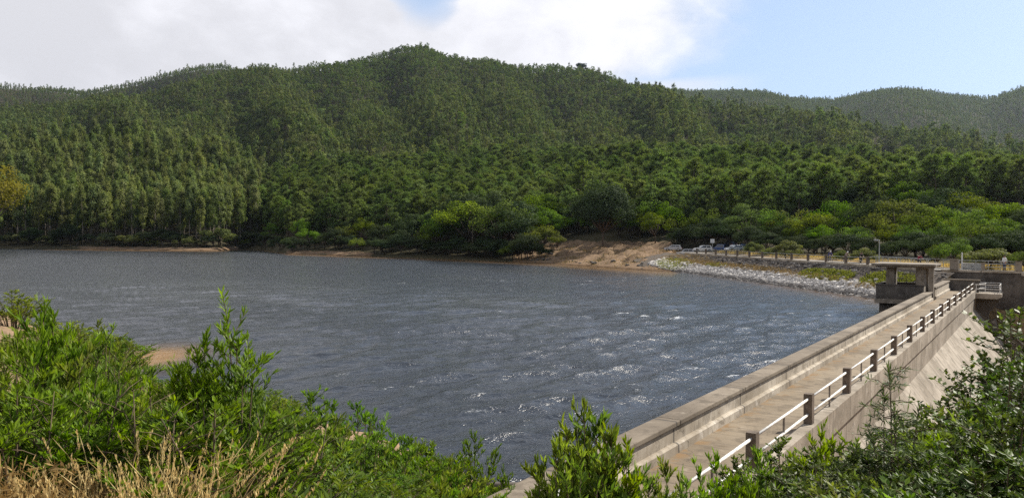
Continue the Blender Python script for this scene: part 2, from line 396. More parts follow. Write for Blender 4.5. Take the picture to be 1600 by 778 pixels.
L8 = [(x, d, zt(x, y, d, 13)) for x, y, d in [(-200,126,2000),(0,131,2000),(60,137,2050),(128,144,2100),(190,131,2050),(260,112,2000),(300,104,2000),(345,102,1980),(400,112,1950),(450,128,2000),(650,132,2300),(800,140,2400),(1000,139,2600),(1060,139,2600),(1150,146,2600),(1240,153,2600),(1300,156,2550),(1350,149,2550),(1430,142,2500),(1500,149,2450),(1537,155,2400),(1570,147,2300),(1600,140,2250),(1700,130,2250),(1800,135,2250)]]
L9 = [(x, d + 500, z * 0.6) for x, d, z in L8]
LEV = [tabulate(L) for L in (L0, L1, L2, L3, L4, L5, L6, L7, L8, L9)]
R0 = LEV[0]

SHORE = np.array([(2.0, 16.0), (0.6, 18.0), (-0.6, 21.8), (-4.5, 27), (-10.5, 32), (-16.0, 36), (-20.0, 39.5), (-23.6, 44.0), (-29, 51), (-38, 61), (-52, 77), (-75, 95), (-130, 130), (-220, 170)], float)
LAND = np.vstack([SHORE, [(-500, 150), (-500, -500), (500, -500), (500, -200), (60, 5), (20, 12)]])
def inside(px, py, poly):
    c = np.zeros(px.shape, bool); n = len(poly)
    for i in range(n):
        x0, y0 = poly[i]; x1, y1 = poly[(i + 1) % n]
        if y0 == y1: continue
        cond = ((y0 > py) != (y1 > py)) & (px < (x1 - x0) * (py - y0) / (y1 - y0) + x0)
        c ^= cond
    return c
def dist_poly(px, py, line):
    d = np.full(px.shape, 1e9)
    for (x0, y0), (x1, y1) in zip(line[:-1], line[1:]):
        dx, dy = x1 - x0, y1 - y0
        t = np.clip(((px - x0) * dx + (py - y0) * dy) / (dx * dx + dy * dy), 0, 1)
        d = np.minimum(d, np.hypot(px - x0 - t * dx, py - y0 - t * dy))
    return d
def ss(x, a, b):
    t = np.clip((x - a) / (b - a), 0, 1); return t * t * (3 - 2 * t)
_ph = rng.uniform(0, 6.28, (24, 2)); _an = rng.uniform(0, 6.28, 24)
def wob(px, py, lam, k0=0):
    s = 0
    for k in range(6):
        a = _an[(k + k0) % 24]; l = lam * (0.6 + 0.22 * k)
        s = s + np.sin((px * math.cos(a) + py * math.sin(a)) * 6.283 / l + _ph[(k + k0) % 24, 0])
    return s / 6

def ground(px, py):
    px = np.asarray(px, float); py = np.asarray(py, float)
    r = np.hypot(px, py); az = np.arctan2(px, py)
    azc = np.clip(az, -0.72, 0.66)
    dep = r * np.cos(azc)
    D = np.array([np.interp(azc, a, d) for a, d, z in LEV]); Z = np.array([np.interp(azc, a, z) for a, d, z in LEV])
    zf = np.full(px.shape, -3.0)
    r0 = D[0]
    zf = np.maximum(-3.0, -(r0 - dep) * 0.22 - 0.0) + np.where(dep < r0, np.minimum(Z[0], 0) , 0)
    for i in range(len(LEV) - 1):
        t = (dep - D[i]) / (D[i + 1] - D[i]); q = np.clip(t, 0, 1)
        if i >= 5: q = q * q * (3 - 2 * q) * 0.5 + q * 0.5
        zf = np.where((t >= 0) & (t < 1), Z[i] + (Z[i + 1] - Z[i]) * q, zf)
    zf = np.where(dep >= D[-1], np.maximum(Z[-1] - (dep - D[-1]) * 0.2, 20), zf)
    fade = ss(dep, r0 + 30, r0 + 220)
    q = np.clip((dep - D[4]) / np.maximum(D[6] - D[4], 1), 0, 1); mid = (4 * q * (1 - q)) ** .8 * (dep < D[6])
    spur = np.sin(az * 31 + 1.3 * np.sin(az * 9 + dep * .004) + dep * .0035) + .6 * np.sin(az * 67 + 2.0 + dep * .006)
    zf = zf + mid * ss(az, -.62, -.4) * (spur * 15 - 4)
    q2 = np.clip((dep - D[7]) / np.maximum(D[8] - D[7], 1), 0, 1); zf = zf + (4 * q2 * (1 - q2)) * (np.sin(az * 45 + dep * .003) * 22) * (dep > D[7]) * (dep < D[8])
    zf = zf + fade * (wob(px, py, 90) * 3.5 + wob(px, py, 260, 7) * 3.5)
    lo = ss(dep, r0 + 1, r0 + 10) * (1 - fade) * np.where(az > azx(1066), ss(dep, r0 + 12, r0 + 20), 1)
    zf = zf + lo * (wob(px, py, 7, 3) * 0.35 + wob(px, py, 2.3, 9) * 0.12)
    t = px * U[0] + py * U[1]; L = px * N[0] + py * N[1]
    prom_ = ss(az, azx(795), azx(840)) * (1 - ss(az, azx(1040), azx(1064))) * ss(dep, r0 + 3, r0 + 12) * (1 - ss(dep, r0 + 45, r0 + 70))
    zf = zf + prom_ * (np.abs(wob(px, py, 9, 15)) * 1.7 + wob(px, py, 3.1, 4) * .35 - .4)
    # lake bed on the water side of the road
    rs = (px - E0[0]) * MR[0] + (py - E0[1]) * MR[1]; tau = (px - E0[0]) * W[0] + (py - E0[1]) * W[1]
    lake_side = (rs < -0.3) & (az > azx(1066)) & (L > 8.0)
    zf = np.where(lake_side, -3.0, zf)
    # near bank
    nl = inside(px, py, LAND); s = dist_poly(px, py, SHORE)
    zs = 5.3 * ss(s, -3.0, 17.5) - 0.15 + wob(px, py, 5, 2) * 0.16 * ss(s, 0.5, 4) + wob(px, py, 1.6, 11) * 0.06 * ss(s, 0.5, 4)
    zb = 0.15 * np.exp(-(((px + 21.2) / 1.7) ** 2 + ((py - 43.6) / 2.4) ** 2))      # sand bar
    zs = np.where(nl, zs, np.maximum(-3.0, -s * 0.5 - 0.15) )
    zs = np.where(zb > 0.02, np.maximum(zs, zb - 0.1), zs)
    # downstream of the dam
    zd = 5.3 - 0.30 * np.maximum(0, t - 1.5) - 0.10 * np.maximum(0, -L - 3) + wob(px, py, 4, 5) * 0.2
    zd = np.maximum(zd, -13 + wob(px, py, 9, 1) * 0.5)
    near = np.where(nl | (dep < r0 * 0.5), zs, -3.0)
    z = np.where((dep < r0 - 0.5) | lake_side, near, zf)
    z = np.where((L > 4.9) & (L < 8.7) & (t > 8.5) & (t < 97), np.minimum(z, 1.2), z); zd = np.where((L > 4.9) & (t > 8.5) & (t < 97), np.minimum(zd, 1.2), zd)
    bl = ss(L, 6.2, 8.0)
    z = np.where((L < 8.0) & (t < 101.95) & (t > -60), zd * (1 - bl) + np.minimum(z, zd + 3) * bl, z)
    return z
def gz(x, y): return float(ground(np.array([x]), np.array([y]))[0])

def build_ground():
    fine = np.linspace(-0.74, 0.70, 620); co = np.linspace(0.70, 2 * math.pi - 0.74, 60)[1:-1]
    A = np.concatenate([fine, co]); nA = len(A)
    rr = np.concatenate([np.geomspace(1.0, 60, 90), np.geomspace(61, 160, 70)[0:], np.geomspace(161.5, 500, 130), np.geomspace(507, 3300, 110)])
    X = np.sin(A)[None, :] * rr[:, None]; Y = np.cos(A)[None, :] * rr[:, None]
    Zz = ground(X, Y)
    V = np.stack([X, Y, Zz], -1).reshape(-1, 3)
    V = np.vstack([V, [[0, 0, gz(0, 0)]]]); nr = len(rr)
    i = np.arange(nr - 1)[:, None] * nA; j = np.arange(nA)[None, :]; j2 = (j + 1) % nA
    F = np.stack([i + j, i + j2, i + nA + j2, i + nA + j], -1).reshape(-1, 4)[:, ::-1]
    jj = np.arange(nA); T = np.stack([jj, np.full(nA, len(V) - 1), (jj + 1) % nA], -1)[:, ::-1]
    me = np_mesh('ground', V, [F, T], smooth=True)
    px, py = V[:, 0], V[:, 1]
    dep = np.hypot(px, py); az = np.arctan2(px, py); azc = np.clip(az, -0.72, 0.66)
    r0 = np.interp(azc, R0[0], R0[1]); dd = dep * np.cos(azc) - r0
    prom = ss(az, azx(760), azx(830)) * (1 - ss(az, azx(1045), azx(1075)))
    sand = np.where(az < azx(1070), (1 - ss(dd, 7 + 36 * prom, 13 + 50 * prom)) * (dd > -30), 0)
    patchy = ss(az, azx(110), azx(140)) * (1 - ss(az, azx(362), azx(385))) + ss(az, azx(440), azx(455)) * (1 - ss(az, azx(560), azx(600))) + ss(az, azx(790), azx(820))
    sand = sand * np.clip(patchy + 0.15, 0, 1) * np.clip(0.8 + 0.6 * wob(px, py, 11, 6) + .3 * prom, 0, 1)
    nearm = 1 - ss(dep, 70, 110)
    road_dry = np.where((az > azx(1066)), 1 - ss(dd, 14, 24), 0) * (1 - nearm)
    pattr(me, 'sand', np.clip(sand * (1 - nearm), 0, 1)); pattr(me, 'near', nearm); pattr(me, 'verge', np.clip(road_dry, 0, 1))
    m, nt, out = mat('ground_soil')
    p = nt.pos()
    n1 = nt.noise(p, 0.35, 6, 0.6); n2 = nt.noise(p, 2.2, 6, 0.65); n3 = nt.noise(p, 11, 5, 0.7)
    forest = nt.mix(nt.sstep(n2, 0.35, 0.7), C(0.035, 0.032, 0.018), C(0.07, 0.06, 0.032))
    sand_c = nt.mix(nt.sstep(n2, 0.3, 0.7), C(0.26, 0.18, 0.112), C(0.12, 0.08, 0.05))
    sand_c = nt.mix(nt.m('MULTIPLY', nt.sstep(n1, 0.5, 0.62), 0.75), sand_c, C(0.11, 0.068, 0.04))
    sand_c = nt.mix(nt.m('MULTIPLY', nt.sstep(n3, 0.48, 0.7), 0.5), sand_c, C(0.10, 0.07, 0.04))
    zz = nt.xyz(p)[2]
    sand_c = nt.mix(nt.sstep(zz, 0.12, 0.5, 0.75, 0.0), sand_c, C(0.10, 0.06, 0.03))
    dry = nt.mix(nt.sstep(n2, 0.3, 0.7), C(0.33, 0.235, 0.12), C(0.17, 0.115, 0.06))
    soil = nt.mix(nt.sstep(n2, 0.3, 0.7), C(0.30, 0.205, 0.125), C(0.13, 0.09, 0.055))
    soil = nt.mix(nt.m('MULTIPLY', nt.sstep(n3, 0.5, 0.75), 0.6), soil, C(0.08, 0.06, 0.035))
    soil = nt.mix(nt.sstep(zz, 0.02, 0.35, 0.85, 0.0), soil, C(0.26, 0.155, 0.065))
    col = nt.mix(nt.sstep(nt.m('ADD', nt.attr('sand'), nt.m('MULTIPLY', nt.m('SUBTRACT', n1, 0.5), 0.9)), 0.4, 0.6), forest, sand_c)
    col = nt.mix(nt.attr('verge'), col, dry)
    col = nt.mix(nt.attr('near'), col, soil)
    bsdf(nt, out, col, 0.95, nt.bump(nt.m('ADD', n2, nt.m('MULTIPLY', n3, 0.5)), 0.6, 0.12), 0.1)
    o = link('ground', me, None, [m]); tag(o, kind='structure')
build_ground()

# ------------------------------------------------------------------ water with wind waves
def build_water():
    f2 = 787.0
    yp = np.linspace(10.5, 420, 900); rr = (CAMH * f2 / yp)[::-1]
    A = np.linspace(-0.60, 0.60, 1150)
    Rr, Aa = np.meshgrid(rr, A, indexing='ij')
    X = Rr * np.tan(Aa); Y = Rr + 0 * Aa
    cell = np.maximum(np.gradient(rr)[:, None] * np.ones_like(X), 0.02)
    wr = np.random.default_rng(3)
    H = np.zeros_like(X); DX = np.zeros_like(X); DY = np.zeros_like(X)
    main = math.atan2(-0.72, 0.70)
    expo = 0.72 + 0.28 * ss(X + 0.15 * Y, -22, 22)
    # slow gust patches
    gust = 0.5 + 0.5 * (wob(X, Y, 27, 4) * 0.9 + wob(X, Y, 9, 13) * 0.7)
    for k in range(46):
        lam = 0.45 * (3.9 / 0.45) ** wr.random()
        a = main + wr.normal(0, 0.36)
        kk = 6.283 / lam
        amp = 0.0078 * lam * math.exp(-((math.log(lam / 2.1)) / 0.9) ** 2 * 0.5)
        ph = wr.uniform(0, 6.283)
        th = kk * (X * math.cos(a) + Y * math.sin(a)) + ph + 0.8 * np.sin((X * math.sin(a) - Y * math.cos(a)) * 0.9 / lam + ph * 3)
        att = np.clip((lam / cell - 1.6) / 2.0, 0, 1) * expo
        H += amp * att * np.cos(th); DX -= amp * att * math.cos(a) * np.sin(th) * 0.9; DY -= amp * att * math.sin(a) * np.sin(th) * 0.9
    hs = 0.0195
    crest = ss(H / hs, 0.6, 1.8)
    gust2 = 0.5 + 0.5 * (wob(X, Y, 4.5, 8) * 1.1 + wob(X, Y, 2.1, 17) * 0.8)
    foam = crest * ss(gust, 0.36, 0.8) * ss(gust2, 0.45, 0.95) * (0.4 + 0.6 * ss(X + 0.25 * Y, -16, 20))
    s = dist_poly(X, Y, SHORE); nl = inside(X, Y, LAND)
    shal = np.exp(-(((X + 20.8) / 2.2) ** 2 + ((Y - 43.9) / 4.2) ** 2)) * 1.5
    r0 = np.interp(np.arctan2(X, Y), R0[0], R0[1])
    farshal = (1 - ss(r0 - Y, 3, 26)) * 0.55
    shal = np.clip(np.maximum(shal, farshal * (np.abs(X) < 200)), 0, 1)
    H *= (1 - 0.8 * np.clip(shal, 0, 1)); foam *= (1 - shal)
    V = np.stack([X + DX, Y + DY, H], -1).reshape(-1, 3)
    nr, nA = X.shape
    i = np.arange(nr - 1)[:, None] * nA; j = np.arange(nA - 1)[None, :]
    F = np.stack([i + j, i + j + 1, i + nA + j + 1, i + nA + j], -1).reshape(-1, 4)
    Xc, Yc = X[:-1, :-1].ravel(), Y[:-1, :-1].ravel()
    Lc = Xc * N[0] + Yc * N[1]; rs = (Xc - E0[0]) * MR[0] + (Yc - E0[1]) * MR[1]
    azc = np.arctan2(Xc, Yc); r0c = np.interp(azc, R0[0], R0[1])
    keep = (Lc > 8.2) & (rs < -0.4) & ((Yc < r0c + 3) | (azc > azx(1060))) & (~nl[:-1, :-1].ravel() | (s[:-1, :-1].ravel() < 3))
    F = F[keep]
    used = np.zeros(len(V), bool); used[F.ravel()] = True
    remap = np.cumsum(used) - 1
    me = np_mesh('water', V[used], remap[F], smooth=True)
    pattr(me, 'foam', foam.ravel()[used]); pattr(me, 'shallow', shal.ravel()[used])
    m, nt, out = mat('lake_water')
    p = nt.pos()
    rot = nt.new('ShaderNodeVectorRotate', {'Vector': p, 'Angle': -main}, rotation_type='Z_AXIS').outputs[0]
    st = nt.vmul(rot, (1.0, 0.42, 1.0))
    nA1 = nt.noise(st, 1.15, 5, 0.62, 0.5); nB = nt.noise(st, 4.2, 4, 0.6, 0.3); nC = nt.noise(st, 13.0, 3, 0.6)
    h = nt.m('ADD', nt.m('MULTIPLY', nA1, 0.30), nt.m('ADD', nt.m('MULTIPLY', nB, 0.10), nt.m('MULTIPLY', nC, 0.022)))
    lane = nt.noise(nt.vmul(rot, (0.35, 1.0, 1.0)), 0.035, 3, 0.55, 0.6)
    h = nt.m('MULTIPLY', h, nt.sstep(lane, 0.34, 0.62, 0.45, 1.05))
    nrm = nt.bump(h, 1.0, 0.9)
    col = nt.mix(nt.attr('shallow'), C(0.026, 0.030, 0.036), C(0.24, 0.14, 0.055))
    w = nt.new('ShaderNodeBsdfPrincipled', {'Base Color': col, 'Roughness': 0.15, 'IOR': 1.333, 'Normal': nrm})
    f1 = nt.noise(nt.vmul(rot, (1.0, 0.7, 1.0)), 6.5, 6, 0.72, 0.6)
    ff = nt.sstep(nt.m('ADD', nt.m('MULTIPLY', nt.attr('foam'), 0.85), nt.m('MULTIPLY', nt.m('SUBTRACT', f1, 0.5), 3.0)), 0.55, 0.95)
    ff = nt.m('MULTIPLY', ff, nt.sstep(nt.attr('foam'), 0.03, 0.2))
    fb = nt.new('ShaderNodeBsdfPrincipled', {'Base Color': C(0.50, 0.52, 0.54), 'Roughness': 0.8, 'Normal': nt.bump(f1, 0.8, 0.1)})
    mx = nt.new('ShaderNodeMixShader', {0: ff, 1: w.outputs[0], 2: fb.outputs[0]})
    nt.l.new(mx.outputs[0], out.inputs[0])
    o = link('water', me, None, [m]); tag(o, kind='structure')
build_water()

# ------------------------------------------------------------------ the dam
def build_dam():
    D = empty('concrete_dam', (0, 0, 0), DAM_RZ, 'pale concrete gravity dam with walled walkway along the lake edge', 'dam')
    b = MB()
    b.prism([(8.12, 1.30), (8.12, -12), (-13.0, -16), (-5.6, -15), (5.35, -0.48), (5.35, 0.80), (5.35, 1.30)], 3.0, 97.5)
    b.build('dam_body', M['conc_dam'], D)
    b = MB(); b.box((3.0, 5.60, 1.302), (97.0, 7.60, 1.45)); b.build('walkway_deck', M['conc_deck'], D)
    b = MB(); b.box((3.0, 5.23, 0.80), (97.5, 5.597, 1.60)); b.build('kerb_beam', M['conc_dam'], D, 0.02)
    b = MB()
    prof = [(7.60, 1.304), (7.60, 1.66), (7.66, 1.70), (7.74, 1.70), (7.74, 2.10), (8.24, 2.10), (8.24, 1.304)]
    b.prism(prof[::-1], 3.0, 79.6); w1 = b.build('parapet_wall', M['conc_wall'], D)
    b = MB()
    for k in range(14):
        t0 = 3.0 + k * 5.5; t1 = min(t0 + 5.49, 79.6)
        b.box((t0, 7.66, 2.102), (t1, 8.31, 2.24))
    b.build('coping', M['conc_cope'], w1, 0.025)
    b = MB(); b.prism([(a, z + 0.28 if z > 1.9 else z) for a, z in prof][::-1], 82.2, 97.3); w2 = b.build('parapet_wall', M['conc_wall'], D)
    b = MB(); b.box((82.2, 7.66, 2.382), (97.3, 8.31, 2.52)); b.build('coping', M['conc_cope'], w2, 0.025)
    # the cross wall at the far end of the walkway
    b = MB(); b.box((97.02, 5.0, 0.9), (97.35, 8.30, 2.55)); e = b.build('end_wall', M['conc_old'], D, 0.02)
    b = MB(); b.box((96.95, 4.9, 2.552), (97.42, 8.35, 2.68)); b.build('coping', M['conc_cope'], e, 0.02)
build_dam()

def build_dam_railing():
    Rl = empty('walkway_railing', (0, 0, 0), DAM_RZ, 'white two-bar railing with square concrete posts along the dam walkway', 'railing')
    post = MB(); post.cbox((0, 0, 0), 0.27, 0.24, 0.84); post.cbox((0, 0, 0.842), 0.262, 0.232, 0.03)
    pm = post.mesh('post', (M['post_dark'],))
    ts = [12.87 + 5.5 * k for k in range(16)]
    for t in ts:
        o = link('post', pm, Rl); o.location = (t, 5.45, 1.602)
        o.rotation_euler = (random.gauss(0, 0.008), random.gauss(0, 0.008), 0)
    for i in range(len(ts) - 1):
        a, c = ts[i] + 0.13, ts[i + 1] - 0.13
        sag = random.uniform(-0.015, 0.01)
        b = MB()
        for z in (2.33, 1.88):
            b.tube([(a, 5.45, z), ((a + c) / 2, 5.45 + random.uniform(-.012, .012), z + sag), (c, 5.45, z)], 0.036, 8)
        b.build('rail', M['rail_white'], Rl, smooth=True)
        b = MB(); b.box(((a + c) / 2 - 0.022, 5.425, 1.602), ((a + c) / 2 + 0.022, 5.475, 2.30)); b.build('baluster', M['steel_dark'], Rl)
build_dam_railing()

def build_parapet_sign():
    S = empty('warning_sign', tuple(dam_xy(12.95, 7.715)) + (1.78,), DAM_RZ, 'white rectangular sign with dark letters fixed to the inner parapet face near the bushes', 'sign')
    b = MB(); b.box((-0.75, -0.02, -0.08), (0.75, 0.02, 0.30)); b.build('panel', M['sign_white'], S, 0.006)
    b = MB()
    for x0, x1, z0, z1 in ((-.55, -.50, 0, .25), (-.50, -.38, .20, .25), (-.50, -.38, .10, .15), (-.38, -.33, .12, .23), (-.22, -.17, 0, .25)): b.box((x0, -.0235, z0), (x1, -.0205, z1))
    b.build('lettering', M['ink'], S)
build_parapet_sign()

def build_tower():
    T = empty('intake_tower', (0, 0, 0), DAM_RZ, 'open concrete intake tower with flat roof standing in the lake beside the dam', 'tower')
    b = MB(); b.box((79.8, 8.4, 1.0), (84.8, 12.5, 1.40)); b.build('floor_slab', M['conc_tower'], T, 0.03)
    b = MB()
    b.box((79.9, 8.45, 1.402), (80.12, 12.4, 2.70)); b.box((84.5, 8.45, 1.402), (84.72, 12.4, 2.70)); b.box((80.122, 12.18, 1.402), (84.498, 12.4, 2.70))
    w = b.build('balustrade_wall', M['conc_old'], T, 0.02)
    b = MB(); b.box((79.84, 8.4, 2.702), (80.18, 12.48, 2.78)); b.box((84.44, 8.4, 2.702), (84.78, 12.48, 2.78)); b.box((80.182, 12.12, 2.702), (84.438, 12.48, 2.78))
    b.build('coping', M['conc_old'], w)
    for (t0, t1, l0, l1, z0) in ((80.2, 81.4, 8.42, 9.1, 1.402), (79.75, 80.2, 7.62, 8.02, 1.452), (80.4, 81.3, 10.9, 11.6, 1.402), (83.6, 84.4, 8.42, 9.2, 1.402), (83.6, 84.4, 11.2, 11.9, 1.402)):
        b = MB(); b.box((t0, l0, z0), (t1, l1, 4.36)); b.build('pillar', M['conc_tower'], T, 0.02)
    b = MB(); b.box((79.5, 7.45, 4.50), (84.6, 12.75, 4.70)); r = b.build('roof', M['conc_tower'], T, 0.03)
    b = MB(); b.box((79.7, 7.5, 4.362), (80.1, 12.4, 4.498)); b.box((84.3, 7.5, 4.362), (84.58, 12.4, 4.498)); b.build('beam', M['conc_tower'], r)
    b = MB(); b.box((80.6, 8.9, -6), (84.2, 12.2, 0.998)); b.build('shaft', M['conc_old'], T)
    b = MB()
    for l in (9.6, 10.4, 12.2): b.tube([(84.6, l, 2.78), (84.6, l, 3.7)], 0.03, 6)
    b.tube([(84.6, 9.6, 3.6), (84.6, 12.2, 3.6)], 0.025, 6); b.build('handrail', M['steel_dark'], T)
    g = empty('water_gauge', tuple(dam_xy(78.4, 10.2)) + (0,), DAM_RZ, 'slim white water level gauge standing beside the intake tower', 'gauge')
    b = MB(); b.box((-0.09, -0.03, -3), (0.09, 0.03, 0.85)); b.build('staff', M['sign_white'], g)
    for k in range(8):
        b = MB(); b.box((-0.094 + 0.09 * (k % 2), -0.034, 0.05 + k * 0.1), (-0.004 + 0.09 * (k % 2), -0.031, 0.1 + k * 0.1)); b.build('graduation', M['ink'], g)
build_tower()

def build_spillway():
    S = empty('spillway', (0, 0, 0), DAM_RZ, 'curved concrete spillway pier and chute at the far end of the dam', 'spillway')
    def crv(k): return k
    prof = [(5.3, 0.72), (3.1, 0.72), (3.15, 0.35), (3.45, -0.1), (3.95, -0.7), (4.15, -1.4), (4.0, -2.1), (3.4, -3.1), (2.2, -4.7), (0.2, -7.2), (-2.6, -10.8), (-6.0, -14.5), (-5.5, -15.5), (0, -12), (5.3, -2)]
    b = MB(); b.prism(prof[::-1], 97.6, 98.6); b.build('pier', M['conc_dam'], S, 0.02)
    fl = [(3.6, -1.6), (3.3, -2.6), (2.5, -3.8), (1.2, -5.4), (-0.8, -7.9), (-3.6, -11.4), (-7.0, -15.0)]
    b = MB(); n = len(fl)
    b.prism(fl + [(l + 1.4, z - 0.9) for l, z in fl[::-1]], 98.62, 100.98); b.build('chute_floor', M['conc_dam'], S)
    b = MB()
    wl = [(l - 0.1, z + 0.0) for l, z in fl]; b.prism(wl + [(l + 0.75, z + 1.05) for l, z in wl[::-1]], 92.55, 92.95)
    o = [(3.7, -0.6), (3.1, -2.0), (2.0, -3.4), (0.4, -5.0), (-2.0, -7.4), (-5.2, -10.6), (-9.0, -14.4)]
    b = MB(); b.prism(o + [(l - 0.9, z - 0.75) for l, z in o[::-1]], 101.0, 101.4); b.build('side_wall', M['conc_wall'], S, 0.02)
    P = empty('lookout_platform', (0, 0, 0), DAM_RZ, 'small concrete lookout platform with pale railing beside the end of the walkway', 'platform')
    b = MB(); b.prism([(2.9, 1.30), (5.2, 1.30), (5.2, 0.74), (3.3, 0.74), (2.9, 0.95)], 96.0, 101.2); b.build('platform_slab', M['conc_dam'], P, 0.02)
    b = MB()
    for z in (2.2, 1.75):
        b.tube([(96.2, 5.3, z), (96.2, 3.1, z), (101.0, 3.1, z), (101.0, 5.1, z)], 0.035, 8)
        b.tube([(97.3, 5.1, z), (98.8, 4.5, z), (100.9, 4.5, z)], 0.03, 8)
    b.build('rail', M['rail_white'], P)
    for t, l in ((96.2, 5.2), (96.2, 3.1), (98.6, 3.1), (101.0, 3.1), (98.8, 4.5)):
        b = MB(); b.tube([(t, l, 1.302), (t, l, 2.2)], 0.035, 8); b.build('post', M['rail_white'], P)
build_spillway()

# ------------------------------------------------------------------ embankment, road and its fence
def strip(mb, lines):
    """lines: list of equal-length 3-D polylines, skinned into a sheet"""
    n = len(lines[0]); P = [p for l in lines for p in l]
    mb.add(P, [(i*n + j, i*n + j + 1, (i+1)*n + j + 1, (i+1)*n + j) for i in range(len(lines) - 1) for j in range(n - 1)])
TOE = [(-30, -7.4, -1.0), (-16, -7.4, -1.0), (0, -7.4, -1.0), (20, -7.4, -1.0), (40, -7.4, -1.0), (54, -7.6, -0.8), (62, -9.0, -0.2), (72, -9.0, 0.6), (84, -8.0, 1.6)]
def toe_at(tau):
    T = np.array(TOE); return np.interp(tau, T[:, 0], T[:, 1]), np.interp(tau, T[:, 0], T[:, 2])
def bank_pt(tau, f):
    """f = 0 at the crest, 1 at the toe under water"""
    o, z = toe_at(tau); q = road_xy(tau, -0.25 + (o + 0.25) * f); zz = ROADZ - 0.12 + (z - ROADZ + 0.12) * f
    return np.array([q[0], q[1], zz])
def build_embankment():
    taus = np.linspace(-17, 84, 180); fs = np.linspace(0, 1, 24)
    P = []
    for f in fs:
        for t in taus:
            q = bank_pt(t, f); w_ = 0.13 * math.sin(t * 2.3 + f * 21) * math.sin(f * 17 + t) * (f > 0.02); P.append((q[0], q[1], q[2] + w_))
    n = len(taus)
    F = [(i*n + j, (i+1)*n + j, (i+1)*n + j + 1, i*n + j + 1) for i in range(len(fs) - 1) for j in range(n - 1)]
    me = np_mesh('embankment', P, np.array(F), smooth=True)
    m, nt, out = mat('embankment_soil'); p = nt.pos(); n2 = nt.noise(p, 2.5, 6, 0.65); n3 = nt.noise(p, 9, 5, 0.7)
    c = nt.mix(nt.sstep(n2, 0.3, 0.7), C(0.17, 0.145, 0.12), C(0.075, 0.062, 0.05))
    bsdf(nt, out, c, 0.95, nt.bump(nt.m('ADD', n2, n3), 0.8, 0.15), 0.1)
    tag(link('embankment', me, None, [m]), kind='structure')
    # stones
    rs = np.random.default_rng(11)
    phi = (1 + 5 ** .5) / 2
    iv = np.array([(-1,phi,0),(1,phi,0),(-1,-phi,0),(1,-phi,0),(0,-1,phi),(0,1,phi),(0,-1,-phi),(0,1,-phi),(phi,0,-1),(phi,0,1),(-phi,0,-1),(-phi,0,1)]) / 1.9
    ifc = np.array([(0,11,5),(0,5,1),(0,1,7),(0,7,10),(0,10,11),(1,5,9),(5,11,4),(11,10,2),(10,7,6),(7,1,8),(3,9,4),(3,4,2),(3,2,6),(3,6,8),(3,8,9),(4,9,5),(2,4,11),(6,2,10),(8,6,7),(9,8,1)])
    Vs, Fs, T = [], [], []; cnt = 0
    for k in range(14500):
        tau = rs.uniform(-17, 74); f = rs.uniform(0.02, 0.86) if rs.random() < 0.36 else rs.uniform(0.36, 0.84)
        q = bank_pt(tau, f); lo = ss(f, 0.34 + 0.05 * math.sin(tau * .3), 0.47)
        if lo < 0.5 and rs.random() < 0.45: continue
        r = rs.uniform(0.08, 0.24) * (1.7 if rs.random() < 0.12 else .9)
        v = iv * rs.uniform(0.7, 1.25, (12, 1)) * r * np.array([rs.uniform(0.8, 1.4), rs.uniform(0.8, 1.3), rs.uniform(0.5, 0.9)])
        a = rs.uniform(0, 6.28); ca, sa = math.cos(a), math.sin(a)
        v = v @ np.array([[ca, sa, 0], [-sa, ca, 0], [0, 0, 1]]); v[:, 2] += rs.uniform(-0.3, 0.3) * v[:, 0]
        Vs.append(v + q + [0, 0, r * 0.2]); Fs.append(ifc + cnt); cnt += 12
        wet = float(ss(q[2], 0.6, 0.15))
        tone = (0.15 + 0.75 * lo + rs.normal(0, 0.12)) * (1 - 0.72 * wet)
        T.append(np.full(20, np.clip(tone, 0, 1)))
    me = np_mesh('riprap_stones', np.vstack(Vs), np.vstack(Fs), np.concatenate(T))
    m, nt, out = mat('riprap_stone'); n2 = nt.noise(nt.pos(), 3.5, 5, 0.65)
    c = nt.mix(nt.attr('tint'), C(0.06, 0.052, 0.046), C(0.62, 0.59, 0.55)); c = nt.mix(nt.m('MULTIPLY', nt.sstep(n2, 0.4, 0.7), 0.5), c, C(0.14, 0.125, 0.11))
    bsdf(nt, out, c, 0.9, nt.bump(n2, 0.5, 0.05), 0.15)
    tag(link('riprap_stones', me, None, [m]), 'loose pale and brown riprap stones on the lake side of the embankment', 'stones', kind='stuff')
build_embankment()

